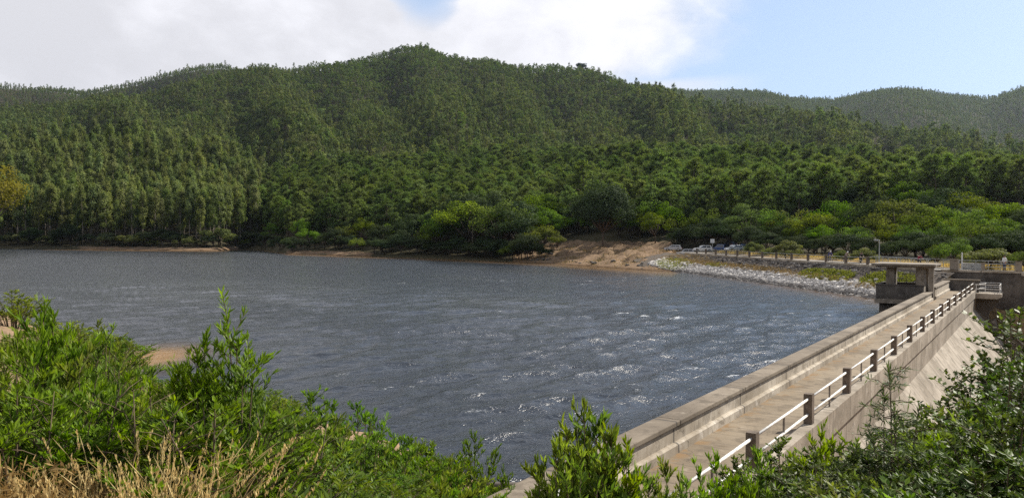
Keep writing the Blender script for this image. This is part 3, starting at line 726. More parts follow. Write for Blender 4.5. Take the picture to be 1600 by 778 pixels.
def build_road():
    def zc(tau): return ROADZ + 0.0035 * max(0, tau - 40)
    taus = list(np.linspace(-13.5, 78, 40))
    b = MB(); strip(b, [[tuple(road_xy(t, 0.1)) + (zc(t),) for t in taus], [tuple(road_xy(t, 6.2)) + (zc(t) + 0.02,) for t in taus]][::-1]); b.build('road', M['asphalt']) ; tag(bpy.data.objects['road'], kind='structure')
    b = MB()
    b2 = [[tuple(road_xy(t, 6.2)) + (zc(t) + 0.016,) for t in taus], [tuple(road_xy(t, 9.5)) + (zc(t) - 0.1,) for t in taus]][::-1]
    strip(b, b2); m, nt, out = mat('dry_verge'); p = nt.pos(); n2 = nt.noise(p, 1.5, 6, 0.65)
    bsdf(nt, out, nt.mix(nt.sstep(n2, 0.3, 0.7), C(0.38, 0.265, 0.13), C(0.18, 0.125, 0.065)), 0.95, nt.bump(n2, 0.5, 0.1), 0.1)
    b.build('verge', m); tag(bpy.data.objects['verge'], kind='structure')
    b = MB()
    for t0 in np.arange(-12.4, 66, 5.5):
        p0, p1, p2, p3 = road_xy(t0, -0.3), road_xy(t0 + 5.48, -0.3), road_xy(t0 + 5.48, 0.12), road_xy(t0, 0.12)
        z0, z1 = zc(t0) - 0.25, zc(t0) + 0.14
        b.add([(*p0, z0), (*p1, z0), (*p2, z0), (*p3, z0), (*p0, z1), (*p1, z1), (*p2, z1), (*p3, z1)], [(0,1,2,3),(4,7,6,5),(0,4,5,1),(1,5,6,2),(2,6,7,3),(3,7,4,0)])
    b.build('kerb', M['conc_wall']); tag(bpy.data.objects['kerb'], kind='structure')
    # the wall across the valley end, behind the lookout platform, and the road that runs on above it
    o = MB(); a, c, e, g = dam_xy(101.9, 9.6), dam_xy(101.9, -22), dam_xy(102.4, -22), dam_xy(102.4, 9.6)
    o.add([(*a, -15), (*c, -15), (*e, -15), (*g, -15), (*a, 3.28), (*c, 3.28), (*e, 3.28), (*g, 3.28)], [(0,3,2,1),(4,5,6,7),(0,1,5,4),(1,2,6,5),(2,3,7,6),(3,0,4,7)])
    o = o.build('retaining_wall', M['conc_old']); tag(o, 'tall dark retaining wall below the road behind the lookout platform', 'wall')
    b = MB(); strip(b, [[tuple(dam_xy(102.42, L)) + (3.46,) for L in np.linspace(9, -60, 20)], [tuple(dam_xy(107.5, L)) + (3.48,) for L in np.linspace(9, -60, 20)]])
    b.build('road_end', M['asphalt']); tag(bpy.data.objects['road_end'], kind='structure')
    b = MB(); a, c, e, g = dam_xy(101.8, 9.0), dam_xy(101.8, -22), dam_xy(102.5, -22), dam_xy(102.5, 9.0)
    b.add([(*a, 3.284), (*c, 3.284), (*e, 3.284), (*g, 3.284), (*a, 3.5), (*c, 3.5), (*e, 3.5), (*g, 3.5)], [(0,3,2,1),(4,5,6,7),(0,1,5,4),(1,2,6,5),(2,3,7,6),(3,0,4,7)])
    b.build('kerb', M['conc_wall']); tag(bpy.data.objects['kerb.001'] if 'kerb.001' in bpy.data.objects else bpy.data.objects['kerb'], kind='structure')
build_road()

def zc(tau): return ROADZ + 0.0035 * max(0, tau - 40)
RZW = math.atan2(W[1], W[0])
def build_road_fence():
    Fn = empty('roadside_fence', (*E0, ROADZ), RZW, 'long fence of squat concrete posts and thin bars along the embankment road', 'fence')
    pm = MB(); pm.cbox((0, 0, 0), 0.30, 0.30, 0.98); pm.cbox((0, 0, 0.982), 0.36, 0.36, 0.06); pme = pm.mesh('post', (M['post_dark'],))
    ts = [5.25 * k for k in range(13)]
    for t in ts:
        o = link('post', pme, Fn); o.location = (t, 0.1, zc(t) - ROADZ + 0.13)
    for a, c in zip(ts[:-1], ts[1:]):
        b = MB()
        for z in (0.92, 0.5):
            b.tube([(a + .15, 0.1, z + zc(a) - ROADZ + 0.1), (c - .15, 0.1, z + zc(c) - ROADZ + 0.1)], 0.035, 6)
        b.build('rail', M['rail_grey'], Fn)
    G = empty('metal_railing', (*E0, ROADZ), RZW, 'pale grey metal railing of thin bars along the road behind the tower roof', 'railing')
    for t in [-1.8 - 2.6 * k for k in range(5)]:
        b = MB(); b.tube([(t, 0.05, 0.1), (t, 0.05, 1.18)], 0.04, 6); b.build('post', M['rail_grey'], G)
    for z in (1.15, 0.65):
        b = MB(); b.tube([(-0.2, 0.05, z), (-12.6, 0.05, z)], 0.033, 6); b.build('rail', M['rail_grey'], G)
    G1 = empty('metal_railing', tuple(dam_xy(102.1, 0)) + (3.5,), DAM_RZ, 'pale grey metal railing on top of the dark retaining wall beside the person in white', 'railing')
    for L in (7.2, 5.6, 4.4, 3.2, 1.9):
        b = MB(); b.tube([(0, L, 0), (0, L, 1.1)], 0.04, 6); b.build('post', M['rail_grey'], G1)
    for z in (1.08, 0.74, 0.4):
        b = MB(); b.tube([(0, 7.3, z), (0, 1.8, z)], 0.033, 6); b.build('rail', M['rail_grey'], G1)
    G2 = empty('metal_railing', (*road_xy(0, 6.3), ROADZ), RZW, 'grey metal guard rail on the landward side of the road', 'railing')
    for t in [10 - 3.2 * k for k in range(8)]:
        b = MB(); b.tube([(t, 0, -0.1), (t, 0, 1.05)], 0.045, 6); b.build('post', M['rail_grey'], G2)
    for z in (1.03, 0.6):
        b = MB(); b.tube([(11, 0, z), (-13, 0, z)], 0.035, 6); b.build('rail', M['rail_grey'], G2)
    for L, w_, h_, lab in ((7.7, 0.85, 1.1, 'pale square concrete gate pillar at the head of the walkway'), (4.9, 0.35, .8, 'narrow white-sided concrete pillar above the lookout platform'), (1.55, 0.6, 1.1, 'brown concrete pillar at the start of the sloping white kerb')):
        P = empty('concrete_pillar', tuple(dam_xy(102.1, L)) + (3.5,), DAM_RZ, lab, 'pillar')
        b = MB(); b.cbox((0, 0, 0), w_, w_, h_); b.build('shaft', M['conc_tower'], P, 0.02)
        b = MB(); b.cbox((0, 0, h_ + 0.002), w_ + 0.08, w_ + 0.08, 0.07); b.build('cap', M['conc_cope'], P)
build_road_fence()

# small roadside things
def post_sign():
    q = at(1113, 388, 172); S = empty('road_sign', (q[0], q[1], gz(q[0], q[1])), 0, 'white square sign board on a thin pole among the parked cars', 'sign')
    zt_ = topz(1113, 373.5, 172) - S.location.z
    b = MB(); b.tube([(0, 0, -0.2), (0, 0, zt_)], 0.05, 8); b.build('pole', M['rail_grey'], S)
    b = MB(); b.box((-0.45, -0.075, zt_ - 0.85), (0.45, -0.052, zt_ + 0.02)); b.build('board', M['sign_white'], S)
def lamp_post(x, ytop, off, tau, lab, r=0.075, head=True, white=False):
    q = road_xy(tau, off); z0 = ROADZ; S = empty('lamp_post' if head else 'marker_pole', (*q, z0), 0, lab, 'lamp post' if head else 'pole')
    h = topz(x, ytop, q[1]) - z0
    m_ = M['sign_white'] if white else M['rail_grey']
    b = MB(); b.tube([(0, 0, -0.1), (0, 0, h)], [r * 1.2, r * 0.8], 8); b.build('pole', m_, S)
    if head:
        b = MB(); b.tube([(0, 0, h), (-0.25, 0, h + 0.1)], 0.05, 6); b.cbox((-0.42, 0, h + 0.02), 0.55, 0.3, 0.14); h_ = b.build('lamp_head', M['rail_grey'], S, 0.02)
        b = MB(); b.cbox((-0.42, 0, h - 0.02), 0.42, 0.22, 0.035); b.build('lens', M['lamp_glass'], h_)
post_sign()
def tau_of(x, off):
    k = (x - CX) / FPX; A_ = E0 + MR * off
    return (k * A_[1] - A_[0]) / (W[0] - k * W[1])
lamp_post(1374, 376, 0.6, tau_of(1374, 0.6), 'grey lamp post at the lakeside kerb left of the tower roof')
lamp_post(1462, 393, 6.6, tau_of(1462, 6.6), 'thin grey pole behind the guard rail near the round green bush', 0.05, False)


def roadside_bits():
    q = dam_xy(103.0, 7.0); S = empty('marker_pole', tuple(q) + (3.46,), 0, 'thin white pole behind the pale gate pillar', 'pole')
    b = MB(); b.tube([(0, 0, 0), (0, 0, 2.0)], [.075, .06], 8); b.build('pole', M['sign_white'], S)
    q = dam_xy(103.6, 6.0)
    B = empty('utility_cabinet', (*q, 3.47), DAM_RZ + R(90), 'low pale grey utility cabinet behind the gate rails', 'cabinet')
    b = MB(); b.cbox((0, 0, 0), 2.0, 0.7, 0.75); b.build('body', M['rail_grey'], B, 0.02)
    b = MB(); b.cbox((0, 0, 0.752), 2.1, 0.8, 0.06); b.build('lid', M['conc_wall'], B)
    b = MB(); b.box((-0.15, 0.352, 0.35), (0.15, 0.372, 0.5)); b.build('vent', M['ink'], B)
    # white sloping kerb at the right edge
    a = dam_xy(101.7, 1.1); c = dam_xy(95, -4.5)
    K = MB(); v = Vector((c[0] - a[0], c[1] - a[1], 0)).normalized(); s = Vector((-v.y, v.x, 0)) * 0.25
    A3, C3 = Vector((*a, 3.45)), Vector((*c, 1.6))
    pts = [A3 - s, A3 + s, C3 + s, C3 - s]
    K.add([tuple(p) for p in pts] + [tuple(p - Vector((0, 0, .35))) for p in pts], [(0,1,2,3),(7,6,5,4),(0,4,5,1),(1,5,6,2),(2,6,7,3),(3,7,4,0)])
    tag(K.build('sloping_kerb', M['conc_wall']), 'white sloping concrete kerb beside the dry grass at the right edge', 'kerb')
roadside_bits()

# ------------------------------------------------------------------ cars
def make_car(paintm, suv=False):
    root = empty('parked_car')
    L_, Wd = (4.3, 1.78)
    h = 1.62 if suv else 1.45
    lower = [(-2.15, .32), (-2.12, .62), (-2.05, .82), (-1.9, .90), (0.95, .93), (1.75, .80), (2.08, .66), (2.15, .45), (2.12, .30), (1.75, .24), (-1.8, .24)]
    b = MB(); b.prism(lower[::-1], -Wd/2, Wd/2, 1)
    roofp = [(-1.98, .90), (-1.72, h - .06), (-1.35, h), (0.05, h), (0.35, h - .06), (1.05, .92)]
    n = len(roofp); P = []
    for y, ins in ((-1, 1), (1, 1)):
        for x, z in roofp:
            k = (z - .9) / (h - .9); P.append((x, y * (Wd/2 - .02 - .17 * k), z))
    b.add(P, [tuple(range(n)), tuple(range(2*n - 1, n - 1, -1))] + [(i + n, i + 1 + n, i + 1, i) for i in range(n - 1)])
    b.build('body', paintm, root, 0.04)
    for sgn in (-1, 1):
        b = MB()
        for xs in ([(-1.72, .97), (-1.52, h - .12), (-0.75, h - .09), (-0.75, .97)], [(-0.66, .97), (-0.66, h - .09), (0.08, h - .1), (0.75, .97)]):
            pts = [(x, sgn * (Wd/2 - .005 - .17 * (z - .9) / (h - .9)), z) for x, z in xs]
            b.add(pts, [(0, 1, 2, 3)] if sgn < 0 else [(3, 2, 1, 0)])
        b.build('side_window', M['glass'], root)
    for (x0, z0, x1, z1, nm) in ((1.02, .96, 0.34, h - .1, 'windscreen'), (-1.985, .96, -1.74, h - .1, 'rear_window')):
        dx = 0.012 * (1 if x0 > 0 else -1)
        w0, w1 = Wd/2 - .09, Wd/2 - .24
        b = MB(); b.add([(x0 + dx, -w0, z0), (x0 + dx, w0, z0), (x1 + dx, w1, z1), (x1 + dx, -w1, z1)], [(0,1,2,3) if x0 > 0 else (3,2,1,0)]); b.build(nm, M['glass'], root)
    wb = MB(); wb.prism([(0.33 * math.cos(a), 0.33 * math.sin(a)) for a in np.linspace(0, 6.283, 21)[:-1]], -0.1, 0.1, 1); wm = wb.mesh('wheel', (M['tyre'],))
    rb = MB(); rb.prism([(0.2 * math.cos(a), 0.2 * math.sin(a)) for a in np.linspace(0, 6.283, 17)[:-1]], -0.108, 0.108, 1); rm = rb.mesh('rim', (M['rim'],))
    for x in (-1.32, 1.3):
        for y in (-Wd/2 + .08, Wd/2 - .08):
            o = link('wheel', wm, root); o.location = (x, y, .33); link('rim', rm, o)
    for y in (-.62, .62):
        b = MB(); b.cbox((2.09, y, .58), .12, .36, .13); b.build('headlight', M['lamp_glass'], root)
        b = MB(); b.cbox((-2.08, y, .66), .1, .3, .16); b.build('tail_light', M['red_lens'], root)
    b = MB(); b.box((2.145, -.26, .36), (2.165, .26, .47)); b.build('number_plate', M['number_plate'], root)
    return root
_protos = {}
def car(kind, x, y, dep, rz, label):
    k = kind
    if k not in _protos:
        _protos[k] = make_car(M[{'w': 'paint_white', 's': 'paint_silver', 'b': 'paint_blue', 'd': 'paint_dark', 'S': 'paint_silver'}[k]], k in 'bS'); o = _protos[k]
    else: o = copy_tree(_protos[k])
    q = at(x, y, dep); o.location = (q[0], q[1], gz(q[0], q[1])); o.rotation_euler = (0, 0, rz)
    tag(o, label, 'car', 'cars parked at the end of the embankment')
car('s', 1052, 388, 196, R(160), 'silver hatchback leftmost in the row of parked cars')
car('S', 1071, 388, 190, R(170), 'tall silver car between the silver hatchback and the white cars')
car('w', 1098, 388, 182, R(178), 'white estate car just left of the white sign board')
car('b', 1126, 387, 186, R(120), 'tall blue car right behind the white sign board')
car('d', 1141, 388, 196, R(100), 'black car half hidden between two blue cars')
car('w', 1147, 388, 178, R(205), 'white car partly in front of the dark blue car')
car('b', 1161, 388.5, 181, R(185), 'dark blue car rightmost in the row beside the round bush')

# ------------------------------------------------------------------ people
M['skin'] = plain('skin', C(0.42, 0.26, 0.19), 0.6, var=0.1)
def cloth(name, c): M[name] = plain(name, c, 0.85, var=0.2); return M[name]
for nme, c in (('shirt_white', C(.72, .72, .72)), ('shirt_blue', C(.02, .03, .16)), ('shirt_red', C(.28, .03, .05)), ('shirt_grey', C(.28, .22, .2)), ('jeans', C(.06, .08, .16)), ('shorts_dark', C(.03, .03, .04)), ('hair_dark', C(.03, .022, .016)), ('helmet_white', C(.75, .75, .75)), ('shirt_dark', C(.03, .032, .04))): cloth(nme, c)
def person(name, loc, rz, label, shirt, legs, pose='stand', hat=None, group=None):
    root = empty(name, loc, rz, label, 'person', group)
    # joints (x forward, y left, z up)
    J = {}
    if pose == 'stand':
        J = dict(pel=(0,0,.95), ab=(0.01,0,1.12), ch=(0,0,1.34), nk=(0.01,0,1.50), hd=(.03,0,1.62), tp=(.02,0,1.74))
        arms = [((0,.19,1.42),(-.02,.25,1.14),(.12,.22,.92),(.16,.2,.84)), ((0,-.19,1.42),(.02,-.25,1.14),(.2,-.14,1.02),(.28,-.1,1.0))]
        legsj = [((0,.1,.9),(.03,.11,.5),(-.01,.11,.09),(.15,.12,.04)), ((0,-.1,.9),(0,-.11,.5),(-.05,-.11,.09),(.11,-.13,.04))]
    elif pose == 'ride':
        J = dict(pel=(-.15,0,.98), ab=(-.02,0,1.13), ch=(.16,0,1.30), nk=(.26,0,1.42), hd=(.33,0,1.53), tp=(.35,0,1.65))
        arms = [((.16,.19,1.38),(.3,.24,1.16),(.5,.2,1.04),(.58,.19,1.02)), ((.16,-.19,1.38),(.3,-.24,1.16),(.5,-.2,1.04),(.58,-.19,1.02))]
        legsj = [((-.13,.1,.95),(.22,.12,.78),(.05,.12,.42),(.2,.12,.36)), ((-.13,-.1,.95),(.12,-.12,.58),(0,-.12,.2),(.15,-.12,.14))]
    else:  # sitting on the sand with legs out
        J = dict(pel=(0,0,.12), ab=(-.02,0,.28), ch=(.02,0,.50), nk=(.06,0,.66), hd=(.1,0,.78), tp=(.1,0,.9))
        arms = [((.02,.19,.58),(.14,.23,.36),(.34,.16,.4),(.42,.14,.42)), ((.02,-.19,.58),(.14,-.23,.36),(.34,-.12,.42),(.42,-.08,.44))]
        legsj = [((.05,.1,.12),(.42,.12,.38),(.72,.12,.08),(.86,.13,.12)), ((.05,-.1,.12),(.45,-.12,.34),(.78,-.12,.07),(.92,-.13,.12))]
    vs, es, rd = [], [], []
    def add(p, r, par=None):
        vs.append(p); rd.append(r)
        if par is not None: es.append((par, len(vs) - 1))
        return len(vs) - 1
    pel = add(J['pel'], .145); ab = add(J['ab'], .13, pel); ch = add(J['ch'], .155, ab); nk = add(J['nk'], .062, ch); hd = add(J['hd'], .098, nk); add(J['tp'], .075, hd)
    for a in arms:
        p = ch
        for q, r in zip(a, (.066, .048, .036, .034)): p = add(q, r, p)
    for a in legsj:
        p = pel
        for q, r in zip(a, (.098, .066, .047, .04)): p = add(q, r, p)
    me = bpy.data.meshes.new(name + '_skeleton'); me.from_pydata(vs, es, []); o = bpy.data.objects.new('tmp', me); COL.objects.link(o)
    sk = o.modifiers.new('s', 'SKIN'); sv = me.skin_vertices[0].data
    for i, r in enumerate(rd): sv[i].radius = (r, r)
    sv[0].use_root = True
    o.modifiers.new('u', 'SUBSURF').levels = 1; o.modifiers['u'].render_levels = 1
    dg = bpy.context.evaluated_depsgraph_get(); m2 = bpy.data.meshes.new_from_object(o.evaluated_get(dg))
    bpy.data.objects.remove(o)
    bm = bmesh.new(); bm.from_mesh(m2)
    # fingers and thumb, and a nose
    def seg(p, q, r):
        d = Vector(q) - Vector(p); g = bmesh.ops.create_cone(bm, segments=6, radius1=r, radius2=r * .8, depth=d.length, cap_ends=True)
        mt = Matrix.Translation((Vector(p) + Vector(q)) / 2) @ d.to_track_quat('Z', 'Y').to_matrix().to_4x4()
        bmesh.ops.transform(bm, matrix=mt, verts=g['verts'])
    for a in arms:
        w_, h_ = Vector(a[2]), Vector(a[3]); d = (h_ - w_).normalized(); s = d.cross(Vector((0, 0, 1))).normalized()
        for k, ln in enumerate((.07, .08, .075, .06)):
            p = h_ + s * (k - 1.5) * .018; m_ = p + d * ln * .6; seg(p, m_, .009); seg(m_, m_ + d * ln * .4 + Vector((0, 0, -.02)), .008)
        seg(w_ + d * .04, w_ + d * .07 + s * .05, .011)
    hv = Vector(J['hd']); seg(hv + Vector((.085, 0, -.01)), hv + Vector((.115, 0, -.02)), .013)
    for e in (-1, 1): seg(hv + Vector((0, e * .09, -.01)), hv + Vector((0, e * .105, .01)), .022)
    bm.to_mesh(m2); bm.free()
    for m_ in (M[shirt], M[legs], M['skin']): m2.materials.append(m_)
    pz = J['pel'][2]; nkz = J['nk'][2]
    armp = [Vector(a[k]) for a in arms for k in (2, 3)]; legp = [Vector(a[k]) for a in legsj for k in (1, 2, 3)]
    for p in m2.polygons:
        c = p.center; p.use_smooth = True
        if c.z > nkz - .02 and abs(c.y) < .13: i = 2
        elif min((c - q).length for q in armp) < .16: i = 2
        elif min((c - q).length for q in legp) < .30 or c.z < pz + .03: i = 1
        else: i = 0
        p.material_index = i
    link('body', m2, root)
    b = MB(); t = Vector(J['hd'])
    if hat: b.ball((t.x - .005, 0, t.z + .06), .118, 12, 8, (1.12, .92, .75)); b.build('helmet', M[hat], root, smooth=True)
    else: b.ball((t.x - .025, 0, t.z + .045), .108, 12, 8, (.98, .95, .9)); b.build('hair', M['hair_dark'], root, smooth=True)
    return root
def bicycle(loc, rz, label, m_, group=None):
    B = empty('bicycle', loc, rz, label, 'bicycle', group)
    for x in (-.52, .54):
        b = MB(); b.tube([(x + .33 * math.cos(a), 0, .34 + .33 * math.sin(a)) for a in np.linspace(0, 6.283, 25)], .018, 6, False); w_ = b.build('wheel', M['tyre'], B)
        b = MB()
        for a in np.linspace(0, 3.1416, 7)[:-1]: b.tube([(x + .32 * math.cos(a), 0, .34 + .32 * math.sin(a)), (x - .32 * math.cos(a), 0, .34 - .32 * math.sin(a))], .003, 4)
        b.build('spokes', M['rim'], w_)
    b = MB()
    for p in ([(-.52, 0, .34), (-.1, 0, .3), (.38, 0, .82), (-.2, 0, .78), (-.52, 0, .34)], [(-.1, 0, .3), (-.22, 0, .88)], [(.38, 0, .9), (.42, 0, .7), (.54, 0, .34)]): b.tube(p, .02, 6)
    b.build('frame', M[m_], B)
    b = MB(); b.tube([(.52, .24, .99), (.42, .1, 1.0), (.38, 0, .96), (.42, -.1, 1.0), (.52, -.24, .99)], .014, 6); b.tube([(.38, 0, .96), (.38, 0, .85)], .015, 6); b.build('handlebar', M['tyre'], B)
    b = MB(); b.prism([(-.36, -.07), (-.36, .07), (-.15, .03), (-.08, 0), (-.15, -.03)], .88, .93, 2); b.build('saddle', M['tyre'], B)
def on_road(x, off): t = tau_of(x, off); q = road_xy(t, off); return (q[0], q[1], ROADZ + 0.01 + 0.0033 * off)
GP = 'people on the embankment road'
def heading(dx, dy): return math.atan2(dy, dx)
dn = heading(-W[0], -W[1])
for x, off, rz, lab, sh, lg, hat, bm_, bl in ((1296, 1.6, dn, 'cyclist in dark blue top with white helmet riding along the road fence', 'shirt_blue', 'shorts_dark', 'helmet_white', 'paint_blue', 'dark bicycle under the cyclist in dark blue'),
        (1322, 1.9, dn + .2, 'cyclist in greyish top leaning low behind the road fence', 'shirt_grey', 'shorts_dark', 'helmet_white', 'paint_dark', 'dark bicycle under the cyclist in greyish top'),
        (1345, 1.5, dn - .15, 'cyclist in black leaning forward beside the yellow-green bush', 'shirt_dark', 'shorts_dark', None, 'paint_dark', 'dark bicycle under the cyclist in black'),
        (1436, 2.2, dn, 'cyclist in red and white top seen above the tower roof', 'shirt_red', 'shorts_dark', None, 'paint_dark', 'bicycle under the cyclist in the red and white top')):
    p = on_road(x, off); person('person', p, rz, lab, sh, lg, 'ride', hat, GP); bicycle(p, rz, bl, bm_)
p = tuple(dam_xy(102.85, 2.9)) + (3.47,); person('person', p, heading(-1, -.3), 'person in white shirt and jeans standing at the railing by the brown pillar', 'shirt_white', 'jeans', 'stand', None, GP)
q = at(300, 386, 360); person('person', (q[0], q[1], gz(q[0], q[1]) + .02), R(-70), 'person in white top sitting on the far sandy beach', 'shirt_white', 'shorts_dark', 'sit')

# ------------------------------------------------------------------ leaves and trees
def unit(v): return v / np.maximum(np.linalg.norm(v, axis=-1, keepdims=True), 1e-9)
def leaf_mesh(name, B, Dv, L, Wd, g, mats, folded=False, tint=None, up=None, nrm=None):
    n = len(B); Dv = unit(Dv)
    if nrm is not None:                       # leaf planes face outwards from the crown
        nrm = unit(nrm + g.normal(0, .33, (n, 3))); Dv = unit(Dv - nrm * np.sum(Dv * nrm, -1, keepdims=True) * .85); up = nrm
    s = g.normal(size=(n, 3)) if up is None else np.cross(Dv, up) + (0.35 if nrm is None else .12) * g.normal(size=(n, 3))
    s = unit(s - Dv * np.sum(s * Dv, -1, keepdims=True))
    L = np.broadcast_to(np.asarray(L, float), (n,))[:, None]; Wd = np.broadcast_to(np.asarray(Wd, float), (n,))[:, None]
    mid = B + Dv * L * 0.5; T = B + Dv * L
    if tint is None: tint = g.random(n)
    if folded:
        nn = np.cross(Dv, s)
        T = T + nn * L * g.uniform(-0.12, 0.12, (n, 1))
        V = np.stack([B, mid + s * Wd / 2 + nn * Wd * .15, T, mid - nn * Wd * .12, mid - s * Wd / 2 + nn * Wd * .15], 1).reshape(-1, 3)
        i = np.arange(n)[:, None] * 5
        F = np.vstack([i + [0, 1, 2, 3], i + [0, 3, 2, 4]]); tint = np.concatenate([tint, tint])
    else:
        V = np.stack([B, mid + s * Wd / 2, T, mid - s * Wd / 2], 1).reshape(-1, 3)
        F = np.arange(n)[:, None] * 4 + [0, 1, 2, 3]
    return np_mesh(name, V, F, tint, mats=mats)
def ellip(g, n, pw=0.5):
    d = unit(g.normal(size=(n, 3))); return d * g.random((n, 1)) ** pw, d

def trunk_mesh(name, paths, m_):
    b = MB()
    for pts, rads in paths: b.tube(pts, rads, 7)
    return b.mesh(name, (m_,), True)

def euc_proto(seed, near=True, H=26.0):
    g = np.random.default_rng(seed)
    nc = 26 if near else 13
    paths = []; bend = g.normal(0, 0.5, 2)
    def axis(z): return np.array([bend[0] * (z / H) ** 2, bend[1] * (z / H) ** 2, z])
    paths.append(([tuple(axis(z)) for z in np.linspace(-0.3, H * .95, 8)], list(np.linspace(.26, .04, 8))))
    B, Dv, L, Wd, tint, Nn = [], [], [], [], [], []
    for k in range(nc):
        z = H * (0.34 + 0.62 * (k / (nc - 1)) ** 0.85) + g.normal(0, .4)
        q = (z / H - .34) / .64; rad = (2.7 if near else 3.3) * (math.sin(math.pi * min(1, .18 + .80 * q)) ** 0.8) * g.uniform(.55, 1.15)
        a = g.uniform(0, 6.28) ; c = axis(z * .99) + [math.cos(a) * rad * .75, math.sin(a) * rad * .75, 0.3]
        if near: paths.append(([tuple(axis(max(2, z - 2.2))), tuple((axis(z - 1) + c) / 2), tuple(c)], [.07, .04, .015]))
        n = int((95 if near else 24) * g.uniform(.6, 1.3)); off, d = ellip(g, n, .6)
        rr = np.array([1.25, 1.25, 1.75]) * g.uniform(.7, 1.15)
        Nn.append(d * .8 + unit((c - axis(z) + [0, 0, (q - .45) * 2.5])[None]) * .6); B.append(c + off * rr); dv = d * .6 + [0, 0, -.8] + g.normal(0, .45, (n, 3)); Dv.append(dv)
        L.append(g.uniform(.45, .95, n) * (1 if near else 2.0)); Wd.append(g.uniform(.22, .42, n) * (1 if near else 2.0))
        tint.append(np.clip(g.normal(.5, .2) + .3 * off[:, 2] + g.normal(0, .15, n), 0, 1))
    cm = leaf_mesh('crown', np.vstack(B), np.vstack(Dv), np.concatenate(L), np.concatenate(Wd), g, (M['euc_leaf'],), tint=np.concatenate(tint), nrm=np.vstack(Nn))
    return trunk_mesh('trunk', paths, M['bark_euc']), cm, H

def pine_proto(seed, near=True, H=15.0):
    g = np.random.default_rng(seed); paths = []
    bend = g.normal(0, .6, 2)
    def axis(z): return np.array([bend[0] * (z / H) ** 2, bend[1] * (z / H) ** 2, z])
    paths.append(([tuple(axis(z)) for z in np.linspace(-.3, H * .96, 8)], list(np.linspace(.24, .04, 8))))
    B, Dv, L, Wd, tint, Nn = [], [], [], [], [], []
    nb = 34 if near else 16
    for k in range(nb):
        q = (k + g.random()) / nb; z = H * (.30 + .68 * q); rad = (.4 + 3.5 * math.sin(math.pi * (.28 + .66 * q)) ** 1.1) * g.uniform(.55, 1.15)
        a = g.uniform(0, 6.28); tip = axis(z) + [math.cos(a) * rad, math.sin(a) * rad, .25 * rad + .3]
        if near: paths.append(([tuple(axis(z - .3)), tuple((axis(z) + tip) / 2 - [0, 0, .15]), tuple(tip)], [.07, .05, .02]))
        nt_ = 9 if near else 4
        for j in range(nt_):
            f = g.uniform(.35, 1.0); c = axis(z) * (1 - f) + tip * f + g.normal(0, .38, 3) * [1, 1, .6]
            n = 13 if near else 7
            d = np.array([0, 0, .85]) + (tip - axis(z)) / rad * .35 + g.normal(0, .48, (n, 3))
            Nn.append(np.repeat(unit((c - axis(z * .8))[None]) * .9, n, 0) + g.normal(0, .35, (n, 3))); B.append(np.repeat(c[None], n, 0) + g.normal(0, .12, (n, 3))); Dv.append(d)
            L.append(g.uniform(.5, .95, n) * (1 if near else 1.7)); Wd.append(g.uniform(.13, .22, n) * (1 if near else 2.6))
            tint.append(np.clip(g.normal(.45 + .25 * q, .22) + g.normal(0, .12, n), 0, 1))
    cm = leaf_mesh('crown', np.vstack(B), np.vstack(Dv), np.concatenate(L), np.concatenate(Wd), g, (M['pine_leaf'],), tint=np.concatenate(tint), nrm=np.vstack(Nn))
    return trunk_mesh('trunk', paths, M['bark']), cm, H

def broad_proto(seed, H=10.0, wide=1.0, m_='broad_leaf', nl=30, leaf=.34, base=.1, flat=0.75, bare=False, dens=1.0):
    g = np.random.default_rng(seed); paths = []; Rr = H * .42 * wide
    B, Dv, L, Wd, tint, Nn = [], [], [], [], [], []
    paths.append(([(0, 0, -.3), (.1, .05, H * .25), (.15, -.05, H * .5)], [.03 * H ** .9 * .8, .022 * H ** .9 * .8, .012 * H]))
    for k in range(nl):
        d = unit(g.normal(size=3)); d[2] = abs(d[2]) * 1.0 - .35 * g.random()
        q = g.uniform(.62, 1.08); c = np.array([0, 0, H * (.5 + base * .5)]) + d * np.array([Rr, Rr, H * .42]) * q
        r = H * g.uniform(.09, .175)
        if k % 2 == 0 or bare: paths.append(([(0.1, 0, H * .25), tuple(np.array([0, 0, H * .3]) * .4 + c * .55), tuple(c)], [.012 * H, .007 * H, .002 * H]))
        n = int(165 * g.uniform(.7, 1.3) * dens); off, dd = ellip(g, n, .22)
        Nn.append(dd * .75 + d * .55); B.append(c + off * [r, r, r * flat]); Dv.append(dd * .7 + g.normal(0, .5, (n, 3)) + [0, 0, .25])
        L.append(g.uniform(.6, 1.25, n) * leaf); Wd.append(g.uniform(.5, .8, n) * leaf)
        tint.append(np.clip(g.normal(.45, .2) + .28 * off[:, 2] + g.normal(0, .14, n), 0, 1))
    cm = leaf_mesh('crown', np.vstack(B), np.vstack(Dv), np.concatenate(L), np.concatenate(Wd), g, (M[m_],), tint=np.concatenate(tint), nrm=np.vstack(Nn))
    return trunk_mesh('trunk', paths, M['bark']), cm, H

def plant(name, proto, loc, scale, rz, label, cat, group=None, wide=1.0, parts=('trunk', 'crown')):
    t = empty(name, loc, rz, label, cat, group); t.scale = (scale * wide, scale * wide, scale)
    link(parts[0], proto[0], t); link(parts[1], proto[1], t)
    return t
EUC = [euc_proto(100 + k) for k in range(5)]; PINE = [pine_proto(200 + k) for k in range(5)]
BROAD = [broad_proto(300 + k, 10, 1.0 + .12 * (k % 3)) for k in range(5)]
DARK = [broad_proto(320 + k, 9, 1.05, 'dark_leaf') for k in range(3)]
OLIVE = [broad_proto(340 + k, 3.0, 1.35, 'olive_leaf', 22, .17, -.3) for k in range(3)]

